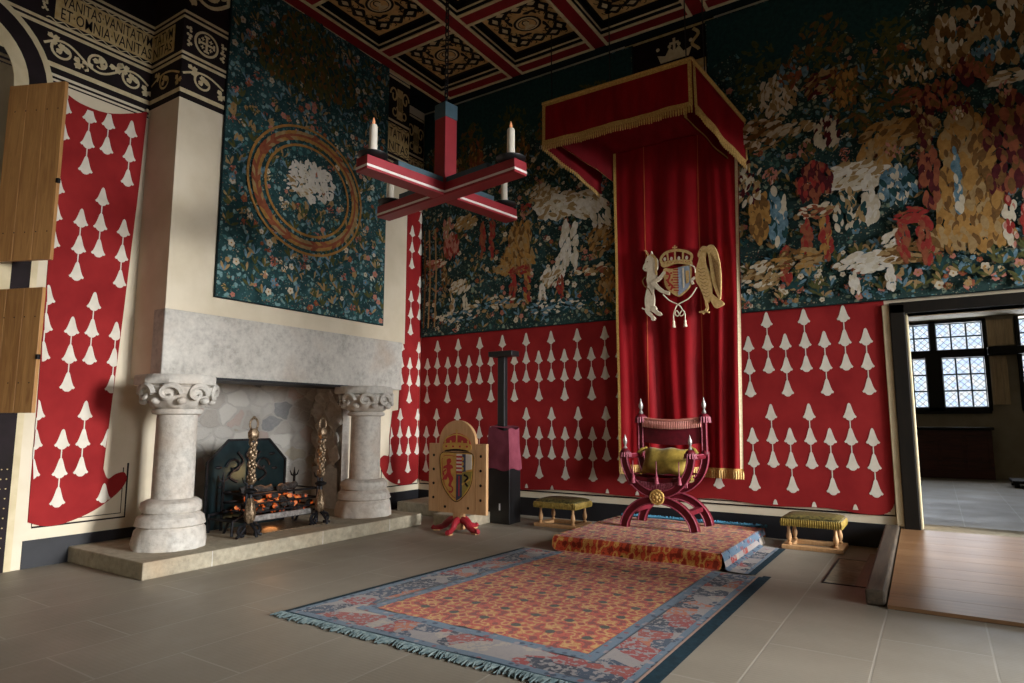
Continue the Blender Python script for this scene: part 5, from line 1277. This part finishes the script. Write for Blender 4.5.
PM = [simple('crest_gold', 'bd8f3e', 'd2a654', 9, .5), simple('crest_red', 'a82224', 'b83030', 9, .5), simple('crest_white', 'cfc6b8', 'd8d0c2', 9, .5), simple('crest_blue', '2a3350', '38425f', 9, .5), M['brown_black'], simple('crest_olive', '8a7a34', '9b8a40', 9, .5)]
cz0 = .84
so = spl([(-.27, 1.09), (0, 1.10), (.27, 1.09), (.285, .88), (.25, .66), (.13, .5), (0, .42), (-.13, .5), (-.25, .66), (-.285, .88)], 6)
b = MB(); b.poly(so, fp, .03, .036, 0); b.stroke(so + [so[0]], .01, fp, .039, 4); 
b.stroke([(x * .86, .76 + (z - .76) * .86) for x, z in so if x < .02], .008, fp, .039, 1)
lion = spl([(-.17, 1.0), (-.11, 1.02), (-.09, .97), (-.12, .94), (-.07, .92), (-.06, .88), (-.1, .87), (-.09, .8), (-.05, .74), (-.08, .68), (-.1, .62), (-.14, .64), (-.12, .7), (-.15, .76), (-.17, .72), (-.22, .72), (-.2, .78), (-.17, .82), (-.18, .88), (-.23, .87), (-.22, .91), (-.17, .93)], 3)
b.poly(lion, fp, None, .04, 1); b.stroke(spl([(-.1, .64), (-.06, .6), (-.08, .55), (-.12, .56)], 4, False), .022, fp, .0405, 1); b.stroke(spl([(-.18, .86), (-.23, .82), (-.21, .76), (-.24, .71)], 4, False), .02, fp, .0405, 1)
b.build('painted_shield', PM, t, True)
b = MB()
for k in range(5): b.poly([(.0, .82 + k * .053), (.1, .82 + k * .053), (.1, .8465 + k * .053), (.0, .8465 + k * .053)], fp, .03, .04, 1)
for k in range(5): b.poly([(.0, .8465 + k * .053), (.1, .8465 + k * .053), (.1, .873 + k * .053), (.0, .873 + k * .053)], fp, .03, .04, 2)
b.poly([(.1, .84), (.16, .84), (.16, 1.085), (.1, 1.085)], fp, .03, .0405, 3); b.poly([(.16, .86), (.265, .88), (.262, 1.08), (.16, 1.085)], fp, .03, .0402, 2)
for k in range(3): b.poly([(.11 + .03 * math.cos(i * PI / 4) * .6, .88 + k * .07 + .03 * math.sin(i * PI / 4)) for i in range(8)], fp, None, .042, 0)
b.poly([(0, .8), (.1, .8), (.1, .49), (0, .43)], fp, .03, .0403, 3); b.poly([(.1, .83), (.272, .85), (.235, .66), (.1, .49)], fp, .03, .0406, 5)
b.stroke(spl([(.13, .8), (.2, .76), (.15, .7), (.2, .64)], 4, False), .03, fp, .0425, 4); b.stroke([(.1, .66), (.24, .74)], .025, fp, .0425, 0); b.stroke([(.05, .78), (.05, .5)], .02, fp, .0425, 1)
b.build('painted_quarters', PM, t, True)
b = MB()
b.poly(spl([(-.23, 1.2), (-.2, 1.3), (-.1, 1.36), (0, 1.38), (.1, 1.36), (.2, 1.3), (.23, 1.2), (0, 1.23)], 5), fp, .03, .036, 1)
b.poly(spl([(-.24, 1.22), (-.12, 1.24), (0, 1.245), (.12, 1.24), (.24, 1.22), (.22, 1.13), (0, 1.155), (-.22, 1.13)], 4), fp, .03, .04, 0)
b.poly(spl([(-.2, 1.135), (0, 1.157), (.2, 1.135), (.17, 1.12), (0, 1.13), (-.17, 1.12)], 4), fp, .03, .041, 4)
b.stroke([(0, 1.23), (0, 1.385)], .025, fp, .04, 0)
for s in (-1, 1): b.stroke(spl([(s * .21, 1.22), (s * .19, 1.3), (s * .08, 1.35), (0, 1.36)], 4, False), .02, fp, .0405, 0)
for x in (-.18, -.06, .06, .18): b.poly([(x + .02 * math.cos(k * PI / 3), 1.19 + .016 * math.sin(k * PI / 3)) for k in range(6)], fp, None, .043, 1)
for x in (-.2, -.1, 0, .1, .2): b.poly([(x + .018 * math.cos(k * PI / 3), 1.255 + .022 * math.sin(k * PI / 3)) for k in range(6)], fp, None, .044, 0)
b.stroke([(0, 1.38), (0, 1.43)], .016, fp, .04, 0); b.stroke([(-.022, 1.408), (.022, 1.408)], .014, fp, .041, 0)
b.build('painted_crown', PM, t, True)
b = MB(); b.box(-.07, .07, -.02, .1, .03, .6, 0, .008); b.build('post', M['pale_oak'], t, True)
for k, a in enumerate((-1.35, -.25, PI + .25, 1.5)):
    L = .36; c, s = math.cos(a), math.sin(a)
    P = [(.05 * c, .04 + .05 * s, .16), (.14 * c, .04 + .14 * s, .15), (.24 * c, .04 + .24 * s, .07), (L * c, .04 + L * s, .035), ((L + .05) * c, .04 + (L + .05) * s, .05)]
    b = MB(); b.tube(spl(P, 4, False), [.055] * 4 + [.05] * 4 + [.04] * 4 + [.034] * 5, 10, 0, False, True, (1, .9)); b.build('foot', M['red_paint'], t, True)
    b = MB(); b.box(-.05, .05, -.035, .035, 0, .02, 0, .005, Matrix.Translation(((L - .02) * c, .04 + (L - .02) * s, 0)) @ Matrix.Rotation(a, 4, 'Z')); b.build('foot_pad', M['pale_oak'], t, True)

# ================================================================== BLACK POST WITH CRIMSON COVER
t = thing('display_post', 'tall black T-shaped post with a boxed base beside the oak shield stand', 'post', (2.5, -.85, 0))
b = MB(); b.box(2.29, 2.69, -1.0, -.68, 0, .82, 0, .01); b.build('base_cabinet', M['black_metal'], t)
b = MB(); b.box(2.37, 2.5, -.86, -.76, .82, 2.58, 0, .008); b.build('upright', M['black_metal'], t)
b = MB(); b.box(2.27, 2.72, -.98, -.76, 2.56, 2.645, 0, .01); b.build('head_bar', M['black_metal'], t)
b = MB(); b.box(2.5, 2.525, -1.006, -1.0, .2, .3, 0, .004); b.build('white_tag', M['white_plastic'], t)
b = MB()
def cov(u, v, off=0):
    th = u * 4; z = 1.45 - .64 * v; top = v; w0, w1 = .185, .215; hw = w0 + (w1 - w0) * v; hd = .145 + .03 * v
    k = int(min(th, 3.999)); f = th - k; cs = [(-hw, -hd), (hw, -hd), (hw, hd), (-hw, hd)]
    a, c = cs[k], cs[(k + 1) % 4]; x, y = a[0] + (c[0] - a[0]) * f, a[1] + (c[1] - a[1]) * f
    fo = .012 * math.sin(u * 40 + v * 6) * v + .02 * math.sin(v * 7 - u * 9)
    r = math.hypot(x, y); return Vector((2.49 + x * (1 + fo), -.85 + y * (1 + fo), z + .02 * math.sin(u * 8 * PI) - .03 * (1 - v) * math.sin(u * 2 * PI)))
b.grid(lambda u, v: cov(u, v), 64, 16); b.grid(lambda u, v: cov(0, 0).lerp(cov(.75, 0), u).lerp(cov(.25, 0).lerp(cov(.5, 0), u), v) + Vector((0, 0, .015)), 6, 6)
tag(b.build('cloth_cover', M['crimson_cover']), 'dull crimson cloth draped over the black post cabinet', 'cloth cover')

# ================================================================== CANDLE BEAM
CL = (4.122, -4.375, 3.8); RZ = math.radians(-8.4)
t = thing('chandelier', 'crimson wooden cross-beam chandelier with white lines hanging on a chain', 'chandelier', CL, RZ)
CM = [M['red_paint'], M['white_line'], M['blue_grey'], M['black_metal']]
def beam(ax):
    b = MB(); L, w = 1.02, .085
    def bx(x0, x1, y0, y1, z0, z1, m, bv=0):
        if ax == 'x': b.box(x0, x1, y0, y1, z0, z1, m, bv)
        else: b.box(y0, y1, x0, x1, z0, z1, m, bv)
    e = 0 if ax == 'x' else .0006
    if ax == 'x': bx(-L, L, -w, w, 0 + e, .13, 0, .004)
    else: bx(-L, -w - .0, -w, w, 0, .13, 0, .004); bx(w, L, -w, w, 0, .13, 0, .004)
    for s in (-1, 1):
        if ax == 'x':
            b.box(-L - .003, L + .003, s * w - .003, s * w + .003, .022, .044, 1)
        else:
            for q in (-1, 1): b.box(s * w - .003, s * w + .003, min(q * w, q * (L + .003)), max(q * w, q * (L + .003)), .022, .044, 1)
        bx(s * L - .003, s * L + .003, -w, w, .022, .044, 1)
    for s in (-1, 1): bx(min(s * .09, s * .66), max(s * .09, s * .66), -.07, .07, .13, .19, 2, .004)
    return b.build('cross_beam', CM, t, True)
beam('x'); beam('y')
b = MB(); b.box(-.08, .08, -.08, .08, .13, .84, 0, .004); b.build('centre_post', CM, t, True)
b = MB(); b.box(-.085, .085, -.085, .085, .84, 1.0, 2, .006); b.build('post_cap', CM, t, True)
for k in range(4):
    a = PI / 2 * k; x, y = .9 * math.cos(a), .9 * math.sin(a)
    b = MB(); b.lathe([(.05, .13), (.1, .14), (.135, .165), (.14, .18), (.125, .18), (.1, .16), (.0, .155)], (x, y, 0), 24); b.build('drip_pan', M['black_metal'], t, True)
b = MB(); z = 1.08; k = 0
b.tube([(0, 0, .99), (0, 0, 1.1)], .012, 6)
while z < 3.72:
    o = k % 2
    b.tube([((.02 * math.cos(2 * PI * i / 10)) * (1 - o), (.02 * math.cos(2 * PI * i / 10)) * o, z + .045 + .05 * math.sin(2 * PI * i / 10)) for i in range(10)], .0075, 5, 0, True)
    z += .075; k += 1
b.build('chain', M['iron'], t, True)
cl_ = ['white candle on the chandelier arm pointing towards the doorway', 'white candle on the far chandelier arm towards the throne wall', 'white candle on the chandelier arm pointing towards the fireplace', 'white candle on the near chandelier arm, leftmost of the four in the photo']
M['wick'] = simple('wick', '2a2420', '3a302a')
cl_ = ['candle on the right-hand chandelier arm, nearest the canopy edge', 'candle low behind the right chandelier arm, before the pale shapes of the tapestry', 'candle low behind the left chandelier arm, beside the cream chimney breast', 'leftmost chandelier candle, standing before the tall dark tapestry']
for k in range(4):
    a = PI / 2 * k + RZ; x, y = CL[0] + .9 * math.cos(a), CL[1] + .9 * math.sin(a)
    tc = thing('candle', cl_[k], 'candle', (x, y, CL[2] + .165), 0, 'chandelier candles')
    b = MB(); b.lathe([(.04, 0), (.038, .1), (.036, .29), (.03, .305), (.012, .31)], (0, 0, 0), 16); b.build('wax', M['candle'], tc, True)
    b = MB(); b.lathe([(.01, .305), (.013, .32), (.014, .335), (.008, .36), (.001, .38)], (0, 0, 0), 10); b.build('flame_bulb', M['bulb'], tc, True)

# ================================================================== RAMP, RAIL, HATCH
t = thing('ramp', 'polished plank ramp rising to the doorway', 'ramp', (8.6, -1.5, 0))
n = 9; y0, y1 = -2.95, -.02
for i in range(n):
    a, c = y0 + (y1 - y0) * i / n, y0 + (y1 - y0) * (i + 1) / n - .004; za, zc2 = .035 + .225 * i / n, .035 + .225 * (i + 1) / n
    b = MB(); x0, x1 = 7.73, 10.2
    vs = [b.bm.verts.new(p) for p in ((x0, a, za - .03), (x1, a, za - .03), (x1, c, zc2 - .03), (x0, c, zc2 - .03), (x0, a, za), (x1, a, za), (x1, c, zc2), (x0, c, zc2))]
    for q in ((3, 2, 1, 0), (4, 5, 6, 7), (0, 1, 5, 4), (1, 2, 6, 5), (2, 3, 7, 6), (3, 0, 4, 7)): b.bm.faces.new([vs[j] for j in q])
    b.build('plank', M['ramp_oak'] if 'ramp_oak' in M else M['oak_x'], t)
b = MB()
for x in (7.75, 10.15): b.poly([(y0 + .02, 0), (y1 - .02, 0), (y1 - .02, .225), (y0 + .02, .008)], ((x, 0, 0), (0, 1, 0), (0, 0, 1)), -.015, .015)
b.box(7.78, 10.13, y0 + .01, y0 + .03, 0, .03); b.build('bearer', M['dark_wood'], t)
b = MB(); x0, x1 = 7.565, 7.715
vs = [b.bm.verts.new(p) for p in ((x0, -2.9, 0), (x1, -2.9, 0), (x1, -.04, 0), (x0, -.04, 0), (x0, -2.9, .13), (x1, -2.9, .13), (x1, -.04, .30), (x0, -.04, .30))]
fs = [b.bm.faces.new([vs[j] for j in q]) for q in ((3, 2, 1, 0), (4, 5, 6, 7), (0, 1, 5, 4), (1, 2, 6, 5), (2, 3, 7, 6), (3, 0, 4, 7))]
bmesh.ops.bevel(b.bm, geom=list(b.bm.edges), offset=.018, segments=2, profile=.5, affect='EDGES')
tag(b.build('timber_rail', M['rail_wood']), 'heavy grey-brown timber kerb along the left side of the ramp', 'timber rail')
t = thing('floor_hatch', 'flush floor hatch with a dark edge beside the timber rail', 'floor hatch', (7.3, -1.6, 0))
b = MB(); b.box(7.16, 7.42, -2.26, -1.0, .001, .006); b.build('hatch_slab', M['stone_warm'], t)
b = MB(); b.box(7.42, 7.555, -2.26, -.5, .001, .0065); b.build('hatch_board', M['floorboard'], t)
b = MB(); b.box(7.14, 7.16, -2.28, -.98, .001, .008); b.box(7.16, 7.555, -2.28, -2.26, .001, .008); b.box(7.16, 7.42, -1.0, -.98, .001, .008); b.build('hatch_edge', M['black_paint'], t)

# ================================================================== ROOM BEYOND
t = thing('chest', 'long dark panelled chest under the lattice window of the room beyond', 'chest', (8.25, 8.9, .25))
b = MB(); b.box(7.2, 9.2, 8.72, 9.17, .25, 1.34, 0, .01); b.build('body', M['red_wood'], t)
for i in range(4): 
    b = MB(); b.box(7.28 + i * .48, 7.68 + i * .48, 8.70, 8.72, .42, 1.2, 0, .008); b.build('panel', M['red_wood'], t)
b = MB(); b.box(7.15, 9.25, 8.66, 9.18, 1.34, 1.41, 0, .012); b.build('lid', M['dark_wood'], t)
def farsh(x0, x1, z0, z1, lab):
    t = thing('folded_shutter', lab, 'shutter', (x0, 9.1, z0), 0, 'folded shutters of the room beyond')
    b = MB()
    for i in range(3): w = (x1 - x0) / 3; b.box(x0 + w * i + .002, x0 + w * (i + 1) - .002, 9.06, 9.1, z0, z1, 0, .004)
    b.build('boards', M['lime_oak'], t)
    b = MB()
    for z in (z0 + .12, z1 - .18): b.box(x0 + .02, x1 - .02, 9.1, 9.12, z, z + .06)
    b.build('batten', M['lime_oak'], t)
farsh(9.3, 9.78, 3.27, 3.87, 'upper pale oak shutter folded beside the far lattice window'); farsh(9.3, 9.62, 1.92, 3.03, 'lower pale oak shutter folded beside the far lattice window')
b = MB(); b.box(9.27, 12.5, 8.95, 9.2, 3.06, 3.24, 0, .02); tag(b.build('oak_lintel', M['dark_wood']), 'dark beam above the lower shutter in the room beyond', 'beam')
t = thing('side_table', 'dark low table at the right edge inside the room beyond', 'table', (9.9, 7.2, .25))
b = MB(); b.box(9.35, 10.6, 6.8, 7.6, .33, .39, 0, .01); b.build('top', M['dark_wood'], t)
for x in (9.42, 10.53):
    for y in (6.87, 7.53): b = MB(); b.box(x - .04, x + .04, y - .04, y + .04, .25, .33); b.build('foot', M['dark_wood'], t)
# ================================================================== CAMERA AND LIGHT
cam = bpy.data.cameras.new('camera'); co = bpy.data.objects.new('camera', cam); COL.objects.link(co); S.camera = co
cam.sensor_fit = 'HORIZONTAL'; cam.sensor_width = 36; cam.lens = 22.676; cam.clip_end = 200
t_, yw = math.radians(7.0266), math.radians(33.1)
co.location = (8.167, -9.327, 1.55); co.rotation_euler = (PI / 2 + t_, 0, yw)

w = bpy.data.worlds.new('sky'); S.world = w; w.use_nodes = True
bg = w.node_tree.nodes['Background']; bg.inputs[0].default_value = (.78, .88, 1, 1); bg.inputs[1].default_value = 1.35
def area(name, loc, rot, sx, sy, e, col, spread=180):
    l = bpy.data.lights.new(name, 'AREA'); l.shape = 'RECTANGLE'; l.size = sx; l.size_y = sy; l.energy = e; l.color = col; l.spread = math.radians(spread)
    o = bpy.data.objects.new(name, l); COL.objects.link(o); o.location = loc; o.rotation_euler = rot; return o
for yl, sy, e in ((-2.9, 3.8, 20500), (-6.6, 5, 4400), (-11, 5, 4400)):
    area('daylight', (26, yl, 6.2), (0, PI / 2 - .12, 0), 8.6, sy, e, (1.0, .985, .96))
area('daylight', (8.2, 9.9, 2.9), (-PI / 2, 0, 0), 2.0, 2.1, 170, (.93, .96, 1.0))
area('daylight', (10.4, 9.95, 2.9), (-PI / 2, 0, 0), 1.0, 2.1, 90, (.93, .96, 1.0))
for i in range(1):
    l = bpy.data.lights.new('fire_glow', 'POINT'); l.energy = 5; l.color = (1, .42, .14); l.shadow_soft_size = .12
    o = bpy.data.objects.new('fire_glow', l); COL.objects.link(o); o.location = (.76, -3.75, .85)
    l = bpy.data.lights.new('ember_glow', 'POINT'); l.energy = 1.2; l.color = (1, .42, .14); l.shadow_soft_size = .1
    o = bpy.data.objects.new('ember_glow', l); COL.objects.link(o); o.location = (.8, -3.8, .25)
S.view_settings.view_transform = 'Standard'; S.view_settings.look = 'None'; S.view_settings.exposure = 0; S.view_settings.gamma = 1
S.view_settings.use_curve_mapping = False
